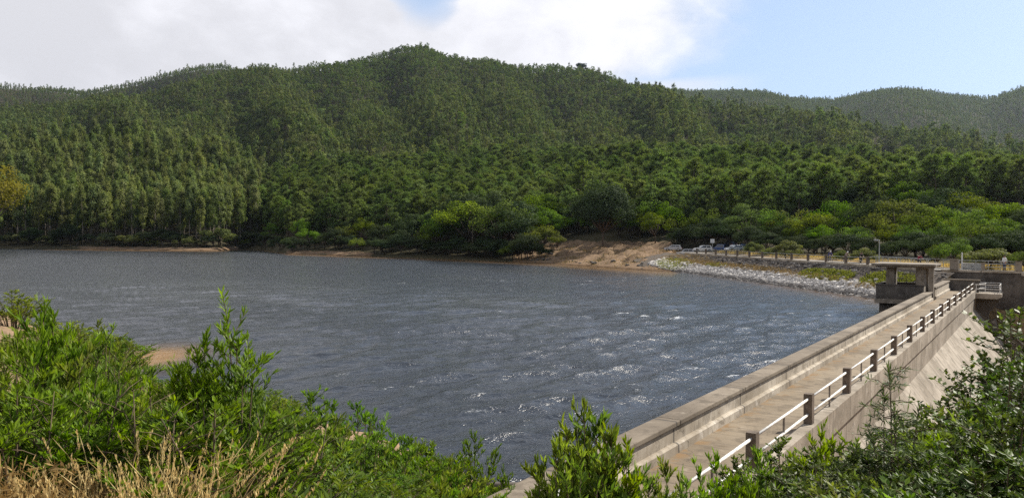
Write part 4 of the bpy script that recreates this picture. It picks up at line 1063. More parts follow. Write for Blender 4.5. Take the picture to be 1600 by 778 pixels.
def fill_stuff(name, protos, pts, scl, rot, label, cat):
    """one object whose many trees are drawn by geometry nodes from meshes of their own"""
    n = len(pts); me = bpy.data.meshes.new(name); me.vertices.add(n); me.vertices.foreach_set('co', np.asarray(pts, np.float32).ravel())
    pattr(me, 'scl', scl); pattr(me, 'rotz', rot); pp_ = np.asarray(pts); pattr(me, 'tone', np.clip(.35 + .9 * wob(pp_[:, 0], pp_[:, 1], 38, 10) + .5 * wob(pp_[:, 0], pp_[:, 1], 120, 2) + rng.normal(0, .25, n), 0, 1.5))
    a = me.attributes.new('pick', 'INT', 'POINT'); a.data.foreach_set('value', rng.integers(0, len(protos), n).astype(np.int32))
    o = link(name, me); tag(o, label, cat, kind='stuff')
    ng = bpy.data.node_groups.new(name, 'GeometryNodeTree')
    ng.interface.new_socket('Geometry', in_out='INPUT', socket_type='NodeSocketGeometry'); ng.interface.new_socket('Geometry', in_out='OUTPUT', socket_type='NodeSocketGeometry')
    gi = ng.nodes.new('NodeGroupInput'); go = ng.nodes.new('NodeGroupOutput'); iop = ng.nodes.new('GeometryNodeInstanceOnPoints'); jn = ng.nodes.new('GeometryNodeJoinGeometry')
    for p in reversed(protos):
        src = bpy.data.objects.new(name + '_source', p)            # not linked to the scene: only its mesh is read
        oi = ng.nodes.new('GeometryNodeObjectInfo'); oi.inputs['Object'].default_value = src
        g2 = ng.nodes.new('GeometryNodeGeometryToInstance'); ng.links.new(oi.outputs['Geometry'], g2.inputs[0]); ng.links.new(g2.outputs[0], jn.inputs[0])
    def na(nm, typ):
        q = ng.nodes.new('GeometryNodeInputNamedAttribute'); q.data_type = typ; q.inputs['Name'].default_value = nm; return q.outputs[0]
    cx = ng.nodes.new('ShaderNodeCombineXYZ'); ng.links.new(na('rotz', 'FLOAT'), cx.inputs[2])
    cs = ng.nodes.new('ShaderNodeCombineXYZ'); sv = na('scl', 'FLOAT')
    for i in range(3): ng.links.new(sv, cs.inputs[i])
    ng.links.new(gi.outputs[0], iop.inputs['Points']); ng.links.new(jn.outputs[0], iop.inputs['Instance']); iop.inputs['Pick Instance'].default_value = True
    ng.links.new(na('pick', 'INT'), iop.inputs['Instance Index']); ng.links.new(cx.outputs[0], iop.inputs['Rotation']); ng.links.new(cs.outputs[0], iop.inputs['Scale'])
    ng.links.new(iop.outputs[0], go.inputs[0])
    md = o.modifiers.new('forest', 'NODES'); md.node_group = ng
    return o
def merged(proto, name):
    t, c = proto[0], proto[1]
    bm = bmesh.new(); bm.from_mesh(c); nC = len(bm.faces); bm.from_mesh(t)
    me = bpy.data.meshes.new(name); 
    bm.faces.ensure_lookup_table()
    for f in bm.faces[nC:]: f.material_index = 1
    bm.to_mesh(me); bm.free()
    me.materials.append(c.materials[0]); me.materials.append(t.materials[0]); return me

# candidates over the whole far land on a jittered polar lattice
def candidates(dmin, dmax, sp, g):
    out = []; d = dmin
    while d < dmax:
        s_ = sp(d); n = int(1.36 * d / s_ / 0.78)
        az = np.linspace(-0.66, 0.62, max(n, 2)) + g.uniform(-.5, .5, max(n, 2)) * (1.28 / max(n, 2)) * 0.9
        dep = d + g.uniform(-.5, .5, len(az)) * s_ * .9
        out.append(np.stack([dep * np.tan(az), dep], -1)); d += s_ * .92
    return np.vstack(out)
def visible_filter(P, H):
    """drop what stands wholly behind nearer ground (with a wide margin)"""
    az = np.arctan2(P[:, 0], P[:, 1]); dep = P[:, 1]; z = ground(P[:, 0], P[:, 1])
    azb = np.linspace(-0.72, 0.66, 240); rr = np.geomspace(150, 3200, 160)
    Xg = rr[None] * np.sin(azb)[:, None]; Yg = rr[None] * np.cos(azb)[:, None]
    el = np.maximum.accumulate((ground(Xg, Yg) - CAMH) / Yg, axis=1)
    ia = np.clip(np.searchsorted(azb, az), 0, 239); ir = np.clip(np.searchsorted(rr, np.hypot(P[:, 0], dep)) - 4, 0, 159)
    keep = ((z + H + 25) - CAMH) / dep > el[ia, ir]
    return P[keep], z[keep]

def build_forest():
    g = np.random.default_rng(21)
    P = candidates(200, 2750, lambda d: 6.0 if d < 640 else (7.8 if d < 1000 else (7.6 if d < 1600 else 8.0)), g)
    az = np.arctan2(P[:, 0], P[:, 1]); xi = CX + FPX * np.tan(az)
    r0 = np.interp(az, R0[0], R0[1])
    D3 = np.interp(az, LEV[3][0], LEV[3][1])
    lim = r0 + np.where(xi < 380, 12, np.where(xi < 780, 34, np.where(xi < 1060, 62, 60)))
    ok = P[:, 1] > lim
    P = P[ok]; P, z = visible_filter(P, 20)
    gap = wob(P[:, 0], P[:, 1], 34, 16) + .7 * wob(P[:, 0], P[:, 1], 13, 3) + g.normal(0, .12, len(P)) > -.78
    P = P[gap]; z = z[gap]
    az = np.arctan2(P[:, 0], P[:, 1]); xi = CX + FPX * np.tan(az); dep = P[:, 1]
    D3 = np.interp(az, LEV[3][0], LEV[3][1]); D6 = np.interp(az, LEV[6][0], LEV[6][1])
    n = wob(P[:, 0], P[:, 1], 60, 5) + .5 * wob(P[:, 0], P[:, 1], 22, 12) + g.normal(0, .08, len(P))
    zone = ss(xi, 375, 425)                              # eucalyptus stand on the left, pines from the middle to the right
    euc_near = (dep < D3 + 40) & (zone < .5 + n * .4)
    pine_near = (dep < D3 + 25 + n * 40) & ~euc_near
    hill = ~(euc_near | pine_near)
    pine_hill = hill & (n + .9 * np.exp(-((xi - 600) / 130) ** 2) * ss(dep, D6 - 330, D6 - 150) + .7 * np.exp(-((xi - 860) / 90) ** 2) * ss(dep, D6 - 250, D6 - 60) + 0.45 * (dep > 1700) > .40)
    euc_hill = hill & ~pine_hill
    def pick(mask, k):
        i = np.where(mask)[0]; return i[np.argsort(dep[i])[:k]], i[np.argsort(dep[i])[k:]]
    e1, e2 = pick(euc_near, 300); p1, p2 = pick(pine_near, 300)
    for i in e1:
        s_ = g.uniform(.78, 1.08)
        plant('eucalyptus_tree', EUC[g.integers(5)], (P[i, 0], P[i, 1], z[i] - .1), s_, g.uniform(0, 6.28), 'tall slim grey-green eucalyptus in the dense stand behind the far left beach', 'tree', 'eucalyptus trees on the left shore', g.uniform(.85, 1.2))
    for i in p1:
        s_ = g.uniform(.7, 1.12)
        plant('pine_tree', PINE[g.integers(5)], (P[i, 0], P[i, 1], z[i] - .1), s_, g.uniform(0, 6.28), 'spiky green pine with upswept tufts in the wood behind the lakeside trees', 'tree', 'pine trees behind the shore', g.uniform(.9, 1.15))
    EF = [merged(p, 'eucalyptus') for p in EUC[:3]]; EFF = [merged(euc_proto(150 + k, False, 22), 'eucalyptus') for k in range(4)] + [merged(broad_proto(160 + k, 16, .95, 'euc_leaf', 15, 1.05, .2, .8, dens=.3), 'eucalyptus') for k in range(2)]
    PF = [merged(p, 'pine') for p in PINE[:3]]; PFF = [merged(pine_proto(250 + k, False, 14), 'pine') for k in range(4)]
    def put(nm, protos, idx, lo, hi, lab):
        if len(idx): fill_stuff(nm, protos, np.stack([P[idx, 0], P[idx, 1], z[idx] - .2], -1), g.uniform(lo, hi, len(idx)) * np.interp(dep[idx], [700, 1450, 2000], [1, .68, .68]) * np.where(g.random(len(idx)) < .12, 1.35, np.where(g.random(len(idx)) < .2, .68, 1)), g.uniform(0, 6.28, len(idx)), lab, 'forest')
    put('eucalyptus_forest', EF, e2, .74, 1.05, 'eucalyptus forest rising behind the stand on the left shore')
    put('pine_forest', PF, p2, .72, 1.1, 'pine forest on the low ground between shore and hills')
    near_h = dep < 1700
    put('hill_eucalyptus_forest', EFF, np.where(euc_hill & near_h)[0], .55, 1.0, 'grey-green eucalyptus forest covering the main hill')
    put('hill_pine_forest', PFF, np.where(pine_hill & near_h)[0], .75, 1.3, 'darker green pine forest patches on the main hill')
    put('ridge_forest', EFF[:2] + PFF[:2], np.where(hill & ~near_h)[0], .6, 1.2, 'hazy forest on the far ridges')
    print('forest', len(e1), len(e2), len(p1), len(p2), euc_hill.sum(), pine_hill.sum())
build_forest()

def build_shore_trees():
    g = np.random.default_rng(33)
    # (photo x, photo y of the top, depth beyond the shoreline, kind)
    def put(x, ytop, dd, kind, label, group=None, wide=1.0, name=None, parts=('trunk', 'crown')):
        az = azx(x); dep = np.interp(az, R0[0], R0[1]) + dd; px = dep * math.tan(az); z = gz(px, dep)
        h = max(1.2, topz(x, ytop, dep) - z)
        pr = kind[g.integers(len(kind))]
        return plant(name or 'broadleaf_tree', pr, (px, dep, z - .1), h / pr[2] / .95, g.uniform(0, 6.28), label, 'bush' if name and 'bush' in name else 'tree', group, wide, parts)
    LB = 'round bright green broadleaf tree in the thicket along the far shore'; GB = 'broadleaf trees along the far shore'
    LD = 'dark evergreen tree low at the water edge of the far shore'; GD = 'dark evergreen trees at the far shore'
    # shore thicket
    tops = [(430,345),(470,340),(505,348),(540,352),(575,345),(610,342),(640,350),(665,330),(690,322),(720,308),(745,312),(770,306),(800,320),(822,330)]
    for x, y in tops:
        dk = g.random() < .28; put(x + g.normal(0, 4), y + g.normal(0, 7), g.uniform(20, 32), DARK if dk else BROAD, 'dark green rounded tree among the thicket along the far shore' if dk else LB, 'darker trees in the far shore thicket' if dk else GB, g.uniform(.85, 1.15))
        put(x + g.normal(16, 4), y + 14 + g.normal(0, 6), g.uniform(10, 18), BROAD if g.random() < .55 else DARK, LB if False else 'bushy mid-height tree at the front of the far shore thicket', 'trees at the front of the far shore thicket', g.uniform(1.0, 1.4))
    for x in np.arange(405, 830, 11):
        put(x + g.normal(0, 3), 373 + g.normal(0, 5), g.uniform(5, 9) if not 480 < x < 575 else g.uniform(14, 18), DARK, LD, GD, g.uniform(1.2, 1.7))
    for x in np.arange(-20, 400, 13):
        put(x + g.normal(0, 3), 365 + g.normal(0, 7), g.uniform(11, 15), DARK if g.random() < .7 else OLIVE, 'dark shrub below the eucalyptus stand behind the left beach', 'shrubs below the eucalyptus stand', g.uniform(1.2, 1.7), 'shrub', ('stems', 'foliage'))
    put(385, 373, 6, BROAD, 'bright green bush at the right end of the left beach', None, 1.7, 'bush', ('stems', 'foliage'))
    for x in np.arange(770, 862, 8):
        put(x + g.normal(0, 2), 381 + g.normal(0, 5) + max(0, x - 820) * .25, g.uniform(4, 9) + max(0, x - 815) * .22, DARK if g.random() < .7 else BROAD, 'dark shrub at the water edge left of the sandy promontory', 'shrubs left of the promontory', g.uniform(1.3, 1.8), 'shrub', ('stems', 'foliage'))
    for x, y, dd in ((800, 318, 26), (818, 322, 30), (838, 318, 36), (785, 330, 20), (852, 330, 44), (880, 338, 62), (905, 335, 66), (968, 330, 62), (985, 335, 60)):
        put(x, y, dd, BROAD if dd > 34 else DARK, 'dense leafy tree crowding the left and back edge of the sandy promontory', 'dense trees crowding the promontory', g.uniform(1.1, 1.4))
    # promontory
    for x, y, dd in ((848, 300, 60), (870, 315, 75), (895, 318, 80), (990, 315, 62), (1018, 308, 66), (1045, 318, 64), (1000, 300, 85), (1060, 320, 80), (835, 340, 44), (965, 320, 90), (940, 300, 100)):
        put(x, y, dd, BROAD, 'leafy green tree behind the sandy promontory', 'trees behind the promontory', g.uniform(1, 1.25))
    put(1024, 332, 50, BROAD, 'bright round green tree at the left end of the parked cars', None, 1.15)
    az = azx(930); dep = np.interp(az, R0[0], R0[1]) + 34
    big = broad_proto(401, 19, 1.0, 'dark_leaf', 85, .55, .1, .9, dens=1.7)
    plant('evergreen_tree', big, (dep * math.tan(azx(942)), dep, gz(dep * math.tan(az), dep) - .2), .98, 1.0, 'large dark spreading tree with thick trunk on the sandy promontory', 'tree')
    sm = broad_proto(402, 5.0, 1.15, 'olive_leaf', 20, .22, .35, .6)
    az = azx(870); dep = np.interp(az, R0[0], R0[1]) + 30; plant('small_tree', sm, (dep * math.tan(az), dep, gz(dep * math.tan(az), dep)), .95, 0, 'small olive-green umbrella-shaped tree on the promontory edge', 'tree')
    # the bare grey tree among the thicket
    def bare_tree(x, ytop, dd, lab):
        az = azx(x); dep = np.interp(az, R0[0], R0[1]) + dd; px = dep * math.tan(az); z = gz(px, dep); h = topz(x, ytop, dep) - z
        b = MB(); b.tube([(0, 0, -.2), (.1, 0, h * .4), (0, .1, h * .8), (.1, .1, h)], [.10, .07, .04, .01], 6); t = empty('bare_tree', (px, dep, z), 0, lab, 'tree')
        b.build('trunk', M['bark_euc'], t); b = MB()
        for k in range(26):
            f = g.uniform(.35, .95); a = g.uniform(0, 6.28); l = h * .26 * g.uniform(.5, 1)
            p0 = Vector((.05, .05, h * f)); p1 = p0 + Vector((math.cos(a) * l * .6, math.sin(a) * l * .6, l * .35)); p2 = p1 + Vector((math.cos(a + .5) * l * .5, math.sin(a + .5) * l * .5, l * .5))
            b.tube([p0, p1, p2], [.03, .018, .008], 5)
        b.build('branches', M['bark_euc'], t)
    bare_tree(738, 332, 9, 'bare grey tree with thin branches at the far water edge')
    # right: rounded trees behind the road
    LR = 'rounded green tree in the dense belt behind the embankment road'; GR = 'rounded trees behind the embankment road'
    rows = [(1180,345,34),(1215,325,36),(1240,322,40),(1275,330,34),(1300,316,44),(1335,312,48),(1370,310,46),(1400,318,42),(1440,330,36),(1465,325,42),(1500,322,46),(1530,330,40),(1560,318,48),(1590,312,50),(1620,315,46),(1345,345,30),(1395,345,28),(1290,350,28),(1430,355,27),(1480,350,30),(1525,352,28),(1575,345,30),(1610,345,30),
            (1330,290,95),(1365,272,105),(1395,270,110),(1415,282,100),(1290,282,100),(1260,285,100),(1350,280,120),(1470,300,80),(1520,298,80),(1250,345,30),(1220,355,26),(1100,330,48),(1140,340,50),(1075,300,70)]
    for x, y, dd in rows:
        dk = g.random() < .22; put(x + g.normal(0, 3), y + g.normal(0, 4), dd, DARK if dk else BROAD, 'darker rounded tree in the dense belt behind the embankment road' if dk else LR, 'darker trees in the belt behind the road' if dk else GR, g.uniform(.9, 1.25))
    for x in np.arange(1170, 1640, 15):
        put(x + g.normal(0, 4), 368 + g.normal(0, 8), g.uniform(19, 25), DARK, 'low dark tree in the shaded foot of the belt behind the road', 'low dark trees behind the road', g.uniform(1.2, 1.6))
    for x in np.arange(1070, 1175, 14):
        put(x + g.normal(0, 4), 350 + g.normal(0, 8), g.uniform(34, 42), DARK, 'dark tree rising behind the parked cars', 'dark trees behind the parked cars', g.uniform(1.2, 1.6))
    ced = broad_proto(405, 13, 1.25, 'pine_leaf', 46, .42, .15, .3)
    az = azx(1172); dep = np.interp(az, R0[0], R0[1]) + 30; plant('cedar_tree', ced, (dep * math.tan(az), dep, gz(dep * math.tan(az), dep)), (topz(1172, 322, dep) - 3.5) / 13, 0, 'cedar with flat layered branches behind the right end of the parked cars', 'tree')
    for x, y, dd, kd, lab, wd in ((1177,372,9.5,OLIVE,'round green bush just right of the parked cars',.9),(1228,372,9.2,OLIVE,'wide olive-green bush behind the middle of the road fence',1.3),(1207,379,8.8,OLIVE,'small olive bush left of the wide bush at the road fence',1.0),(1345,384,8.8,OLIVE,'yellow-green bush beside the cyclists behind the road fence',1.5),(1318,388,8.8,OLIVE,'low yellowish bush left of the bush beside the cyclists',1.2),
                              (1490,373,9.5,BROAD,'grey-green round bush behind the thin pole and guard rail',1.1),(1465,383,10,BROAD,'green bush left of the grey-green round bush by the guard rail',1.0),(1546,379,9.8,OLIVE,'wide dome-shaped brownish-green tree behind the gate railing',1.75),(1600,388,10,BROAD,'bright green bush at the right edge behind the dry grass',1.2)):
        put(x, y, dd, kd, lab, None, wd, 'bush', ('stems', 'foliage'))
    # the yellowing tree cut by the left edge of the picture
    au = broad_proto(410, 15, 1.0, 'autumn_leaf', 44, .42, .25, .8, True, dens=.85)
    q = at(-26, 390, 330); plant('autumn_tree', au, (q[0], q[1], gz(q[0], q[1])), (topz(5, 258, 330) - gz(q[0], q[1])) / 14.5, .4, 'yellowing tree at the left edge before the eucalyptus stand', 'tree', None, .9)
    # lone umbrella pine silhouettes on the skyline
    for x, y, dd, s_ in ((905, 97, 1270, 1.1), (914, 96, 1272, 1.0), (933, 108, 1240, .85), (545, 93, 1420, .8)):
        um = pine_proto(430 + x % 7, True, 15); 
        fl = broad_proto(440 + x % 5, 20, .8, 'dark_leaf', 16, .9, .5, .4)
        q = at(x, y, dd); zz = gz(q[0], q[1]); plant('umbrella_pine', fl, (q[0], q[1], zz - .3), (q[2] - zz) / 24.0, x, 'flat-topped pine standing above the hill skyline', 'tree', 'flat-topped pines on the skyline')
build_shore_trees()

# plants on the embankment
def patch(name, n, fn, Lr, Wr, m_, label, cat, up=.8, seed=1, spread=.6):
    g = np.random.default_rng(seed); B = fn(g, n)
    Dv = np.array([0, 0, up]) + g.normal(0, spread, (len(B), 3)); Dv[:, 2] = np.abs(Dv[:, 2])
    me = leaf_mesh(name, B, Dv, g.uniform(*Lr, len(B)), g.uniform(*Wr, len(B)), g, (M[m_],))
    return tag(link(name, me), label, cat, kind='stuff')
def bank_patch(boxes):
    def fn(g, n):
        out = []
        for (t0, t1, f0, f1, w_) in boxes:
            k = int(n * w_)
            t = g.uniform(t0, t1, k); f = g.uniform(f0, f1, k)
            e = ((t - (t0+t1)/2) / ((t1-t0)/2)) ** 2 + ((f - (f0+f1)/2) / ((f1-f0)/2)) ** 2 + g.normal(0, .25, k)
            for a, c in zip(t[e < 1], f[e < 1]): out.append(bank_pt(a, c) + [0, 0, g.uniform(0, .18)])
        return np.array(out)
    return fn
patch('yellow_ground_cover', 26000, bank_patch([(-1, 13, .18, .5, .36), (-13, -3, .12, .52, .34), (55, 72, .3, .85, .25), (40, 50, .3, .45, .05)]), (.12, .32), (.06, .14), 'yellow_cover', 'yellow-green ground cover in patches on the stony embankment', 'ground cover', seed=4)
patch('dry_bank_grass', 17000, bank_patch([(14, 62, .26, .46, .45), (48, 76, .05, .6, .3), (-2, 20, .36, .52, .15), (-14, -2, .45, .6, .1)]), (.2, .5), (.02, .05), 'dry_leaf', 'dry brown grass along the middle of the embankment', 'grass', seed=5)
def verge_pts(g, n):
    t = g.uniform(-45, 70, n); o = g.uniform(6.6, 10.5, n); q = E0[None] + W[None] * t[:, None] + MR[None] * o[:, None]
    return np.column_stack([q, ground(q[:, 0], q[:, 1])])
patch('verge_grass', 16000, verge_pts, (.3, .75), (.03, .08), 'straw', 'dry golden grass on the verge behind the road', 'grass', seed=6, spread=.35)
def prom_pts(g, n):
    az = g.uniform(azx(1030), azx(1080), n); dep = np.interp(az, R0[0], R0[1]) + g.uniform(6, 30, n); x = dep * np.tan(az); return np.column_stack([x, dep, ground(x, dep)])
patch('promontory_grass', 5000, prom_pts, (.3, .7), (.04, .1), 'dry_leaf', 'brown dry grass where the promontory meets the embankment', 'grass', seed=8, spread=.4)

def prom_brush(g, n):
    az = g.uniform(azx(800), azx(1062), n); dep = np.interp(az, R0[0], R0[1]) + g.uniform(2, 46, n); x = dep * np.tan(az)
    k = wob(x, dep, 8, 14) + g.normal(0, .25, n) > .28
    x, dep = x[k], dep[k]; return np.column_stack([x, dep, ground(x, dep)])
patch('promontory_brush', 16000, prom_brush, (.2, .6), (.05, .14), 'dry_leaf', 'brown dry scrub scattered over the sandy promontory', 'brush', seed=9, spread=.7)
patch('promontory_weeds', 7000, prom_brush, (.2, .6), (.08, .18), 'dark_leaf', 'dark green weeds scattered over the sandy promontory', 'weeds', seed=10, spread=.7)
def build_boulders():
    g = np.random.default_rng(44)
    for k in range(34):
        az = azx(g.uniform(830, 1040)); dep = np.interp(az, R0[0], R0[1]) + g.uniform(2, 22); x = dep * math.tan(az)
        r = g.uniform(.25, .8); bm = bmesh.new(); bmesh.ops.create_icosphere(bm, subdivisions=2, radius=r)
        for v in bm.verts: v.co *= g.uniform(.8, 1.15); v.co.z *= .6
        me = bpy.data.meshes.new('boulder'); bm.to_mesh(me); bm.free()
        me.materials.append(M['conc_old']); o = link('boulder', me); o.location = (x, dep, gz(x, dep) + r * .1)
        tag(o, 'rounded brown boulder half buried in the sandy promontory', 'boulder', 'boulders on the promontory')
build_boulders()

# ------------------------------------------------------------------ foreground shrubs
def shrub_proto(seed, H, spread, n_st, n_sh, n_lf, leaf, lw, m_, upright=.8, droop=0.0, folded=True, lean=.5, top_yellow=.35):
    g = np.random.default_rng(seed); st = MB(); B, Dv, Up, T, Ls = [], [], [], [], []
    for k in range(n_st):
        a = g.uniform(0, 6.28); ln = H * g.uniform(.62, 1.0) if k else H
        rad = spread * math.sqrt(g.random()) if k else 0.05 * spread
        base = np.array([math.cos(a), math.sin(a), 0]) * rad * .3
        tip = np.array([math.cos(a) * rad, math.sin(a) * rad, ln * (1 - .22 * (rad / max(spread, .01)) ** 2)])
        c = base * .5 + tip * .5 + np.append(g.normal(0, .06 * H, 2), .08 * H)
        c[:2] = base[:2] * .7 + tip[:2] * .3 + g.normal(0, .04 * H, 2)
        def P(f): return base * (1 - f) ** 2 + 2 * c * f * (1 - f) + tip * f * f
        st.tube([tuple(P(f)) for f in np.linspace(0, 1, 6)], list(np.linspace(.012 * H ** .6, .003, 6)), 5, False)
        for j in range(n_sh):
            f = g.uniform(.22, .98) if j else .9
            p0 = P(f); sa = g.uniform(0, 6.28); sl = H * .26 * (1.1 - .6 * f) * g.uniform(.6, 1.2)
            d = np.array([math.cos(sa) * .8, math.sin(sa) * .8, upright * g.uniform(.5, 1.1)]); d += np.array([tip[0], tip[1], 0]) * .3 / max(spread, .1)
            d = d / np.linalg.norm(d)
            if j == 0: d = (tip - P(.85)); d /= np.linalg.norm(d); sl = np.linalg.norm(tip - p0) * 1.05
            p1 = p0 + d * sl + [0, 0, -droop * sl]
            st.tube([tuple(p0), tuple((p0 + p1) / 2 + [0, 0, droop * sl * .3]), tuple(p1)], [.006, .004, .002], 4, False)
            n = n_lf; fr = g.uniform(.05, 1.0, n)[:, None]; pp = p0 * (1 - fr) + p1 * fr
            la = g.uniform(0, 6.28, n); rad_ = np.stack([np.cos(la), np.sin(la), np.zeros(n)], -1)
            dv = d * (.55 + .5 * fr) * (1 - lean * .5) + rad_ * lean + np.array([0, 0, .35 * upright - droop * 1.2])
            B.append(pp); Dv.append(dv + g.normal(0, .18, (n, 3)))
            T.append(np.clip(g.normal(.42, .16) + top_yellow * (fr[:, 0] - .5) + top_yellow * .5 * f * (fr[:, 0] > .7) + g.normal(0, .14, n), 0, 1)); Ls.append(g.uniform(.65, 1.15, n))
    B = np.vstack(B); Dv = np.vstack(Dv); Ls = np.concatenate(Ls)
    lm = leaf_mesh('foliage', B, Dv, leaf * Ls, lw * Ls, g, (M[m_],), folded, np.concatenate(T), up=np.array([0, 0, 1.0]) if upright < .9 else None)
    return st.mesh('stems', (M['twig'],), True), lm, H
ACA = [shrub_proto(500 + k, 2.0, .75, 15, 9, 19, .125, .026, 'acacia_leaf') for k in range(4)]
TALL = [shrub_proto(520 + k, 2.3, .5, 11, 12, 20, .125, .026, 'acacia_leaf', 1.1) for k in range(3)]
FINE = [shrub_proto(540 + k, 2.0, .95, 24, 11, 20, .10, .026, 'fine_leaf', .9, folded=False) for k in range(4)]
BAY = [shrub_proto(560 + k, 1.5, .5, 13, 10, 17, .105, .03, 'acacia_leaf', .95, lean=.6, top_yellow=.6) for k in range(3)]
GLOSS = [shrub_proto(580 + k, 2.0, .9, 26, 13, 22, .085, .038, 'gloss_leaf', .55, lean=.9) for k in range(3)]
OPEN = [shrub_proto(600 + k, 3.6, 1.1, 22, 15, 26, .09, .05, 'gloss_leaf', .6, lean=.9, folded=False) for k in range(2)]
WATT = [shrub_proto(620, 2.6, .55, 11, 17, 34, .12, .017, 'wattle_leaf', .35, droop=.25, folded=False)]

SP = {'aca': (ACA, 'acacia_shrub'), 'tall': (TALL, 'acacia_shrub'), 'fine': (FINE, 'broom_shrub'), 'bay': (BAY, 'bay_shrub'), 'gloss': (GLOSS, 'glossy_shrub'), 'open': (OPEN, 'young_tree'), 'watt': (WATT, 'wattle_sapling')}
def fg(kind, x, ytop, dep, label, wide=1.0, group=None, i=None):
    pr, nm = SP[kind]; pr = pr[random.randrange(len(pr)) if i is None else i % len(pr)]
    q = at(x, ytop, dep); zb = gz(q[0], q[1]); h = max(.5, q[2] - zb + .05); s = h / pr[2]
    t = plant(nm, pr, (q[0], q[1], zb - .08), s, random.uniform(0, 6.28), label, 'shrub' if kind not in ('open', 'watt') else 'sapling', group, 1, ('stems', 'foliage'))
    wd = wide / max(s, .01) if wide else 1
    t.scale = (s * max(.5, min(2.2, wd)), s * max(.5, min(2.2, wd)), s)
    return t
def build_foreground():
    random.seed(5)
    fg('fine', 20, 453, 52, 'dense dark green bush on the bare bank at the far left', 2.2)
    fg('tall', 70, 472, 8.5, 'tall lance-leaved shrub with one high shoot near the left edge', .95)
    fg('tall', 350, 486, 7.2, 'tallest upright acacia shrub, its spire rising against the lake left of centre', .9, i=0)
    fg('tall', 312, 545, 7.0, 'shorter spire shrub just left of the tallest acacia', .7, i=1)
    fg('tall', 290, 560, 7.6, 'slim leafy shoot beside the sandy shallow', .6, i=2)
    fg('aca', 375, 580, 6.6, 'leafy acacia hugging the right side of the tallest spire', .9)
    GA = 'acacia shrubs on the left bank'; LA = 'bright green lance-leaved shrub in the tangle on the left bank'
    for x, y, d in ((115,512,10),(165,522,12),(178,540,13),(30,525,8),(130,565,8),(235,598,8.5),(20,600,6.5),(90,610,7),(180,610,7.5),(280,620,6.6),(330,620,6.2),(60,560,7.2),(150,500,16),(60,505,12),(200,592,16),(262,606,11)):
        fg('aca' if random.random() < .6 else 'fine', x, y, d, LA, 1.0, GA)
    for x, y, d in ((88,500,34),(118,512,36),(145,516,38),(172,524,40),(186,532,38),(60,498,30),(262,596,27),(300,586,26),(338,592,26),(372,600,24),(402,604,23),(428,616,22),(448,628,21),(180,552,30),(205,592,24),(240,594,25)):
        fg('fine', x, y, d, 'leafy shrub leaning over the waterline of the left bank', 2.0, 'shrubs along the waterline of the left bank')
    GF = 'fine-leaved shrubs on the slope above the lake'; LF = 'bushy fine-leaved green shrub on the slope above the lake'
    for x, y, d in ((405,622,9.5),(440,628,13),(488,612,13.5),(520,650,12),(558,630,14),(600,678,14),(640,682,15),(672,690,15.5),(700,715,13.5),(470,660,10),(560,690,10.5),(620,725,11.5),(420,690,8),(500,715,8.5),(580,735,9),(670,745,11),(710,745,12.5),(540,670,12),(430,655,11),(385,650,10),(650,715,13),(610,700,12.5)):
        fg('fine', x, y, d, LF, 1.15, GF)
    fg('fine', 740, 676, 15, 'dark green narrow shrub alone at the water edge right of the slope thicket', .8)
    fg('fine', 765, 742, 15.5, 'low green shrub in the corner between shore and dam', .7)
    fg('aca', 455, 735, 6.5, 'low broad-leaved shrub at the bottom edge left of centre', .8); fg('aca', 385, 735, 6.3, 'low acacia clump right of the dry grass', .7)
    fg('aca', 530, 740, 7.2, 'mid-green clump at the bottom edge below the slope thicket', .9); fg('fine', 610, 755, 8.0, 'low green clump at the bottom edge before the water corner', .9)
    fg('bay', 915, 632, 5.6, 'sparse tall-shooted bay shrub with yellowish tips in front of the parapet', .62, i=0)
    fg('bay', 868, 690, 5.4, 'leafy bay shrub left of the sparse tall one, over the parapet top', .48, i=1)
    fg('bay', 960, 672, 5.6, 'bay shrub with upright leaves right of the sparse tall one', .55, i=2)
    fg('bay', 935, 655, 5.7, 'full bay shrub just behind the sparse tall one', .8, i=1)
    fg('bay', 890, 668, 5.75, 'bay shrub filling the gap left of the sparse tall one', .7, i=2)
    fg('bay', 905, 720, 5.2, 'low bay clump under the tall sparse one', .6, i=2)
    GR = 'shrubs along the near end of the walkway'; LR = 'small green shrub growing by the near end of the walkway railing'
    for x, y, d in ((1040,722,6.2),(1075,745,6.0),(1120,712,6.8),(1015,745,6),(1150,740,6.2),(1185,705,7)):
        fg('bay', x, y, d, LR, .45, GR)
    for x, y, d in ((1225,690,8),(1285,672,8.6),(1260,725,7.2),(1340,700,8.2),(1200,740,6.8),(1310,735,7.0)):
        fg('bay' if random.random() < .3 else 'gloss', x, y, d, 'leafy green shrub below the walkway rail, left of the wattle sapling', .75, 'shrubs below the walkway rail')
    fg('watt', 1390, 560, 8.5, 'feathery wattle sapling with drooping narrow leaves before the dam face', .75)
    for x, y, d in ((1440,628,10),(1470,660,9),(1410,690,8),(1400,740,7),(1505,612,11),(1450,730,7),(1360,750,6.6),(1490,700,8)):
        fg('fine' if random.random() < .5 else 'gloss', x, y + 18, d, 'green shrub on the steep slope below the dam face', 1.0, 'shrubs below the dam face')
    for x, y, d in ((1300,668,9.5),(1345,668,9.8),(1365,690,9),(1420,655,11),(1450,640,12),(1480,640,11.5),(1520,640,9),(1545,620,10),(1490,665,9.5),(1400,690,9.5),(1240,712,8.8),(1180,738,7.6),(1330,745,6.4),(1430,750,6),(1490,745,6.2),(1270,755,6.3)):
        fg('fine' if random.random() < .6 else 'gloss', x, y + 20, d, 'bushy green shrub in the thick growth between walkway and dam face', 1.15, 'thick shrubs between walkway and dam face')
    fg('open', 1590, 478, 12.5, 'tall open-branched young tree at the right edge against the retaining wall', 1.3, i=0)
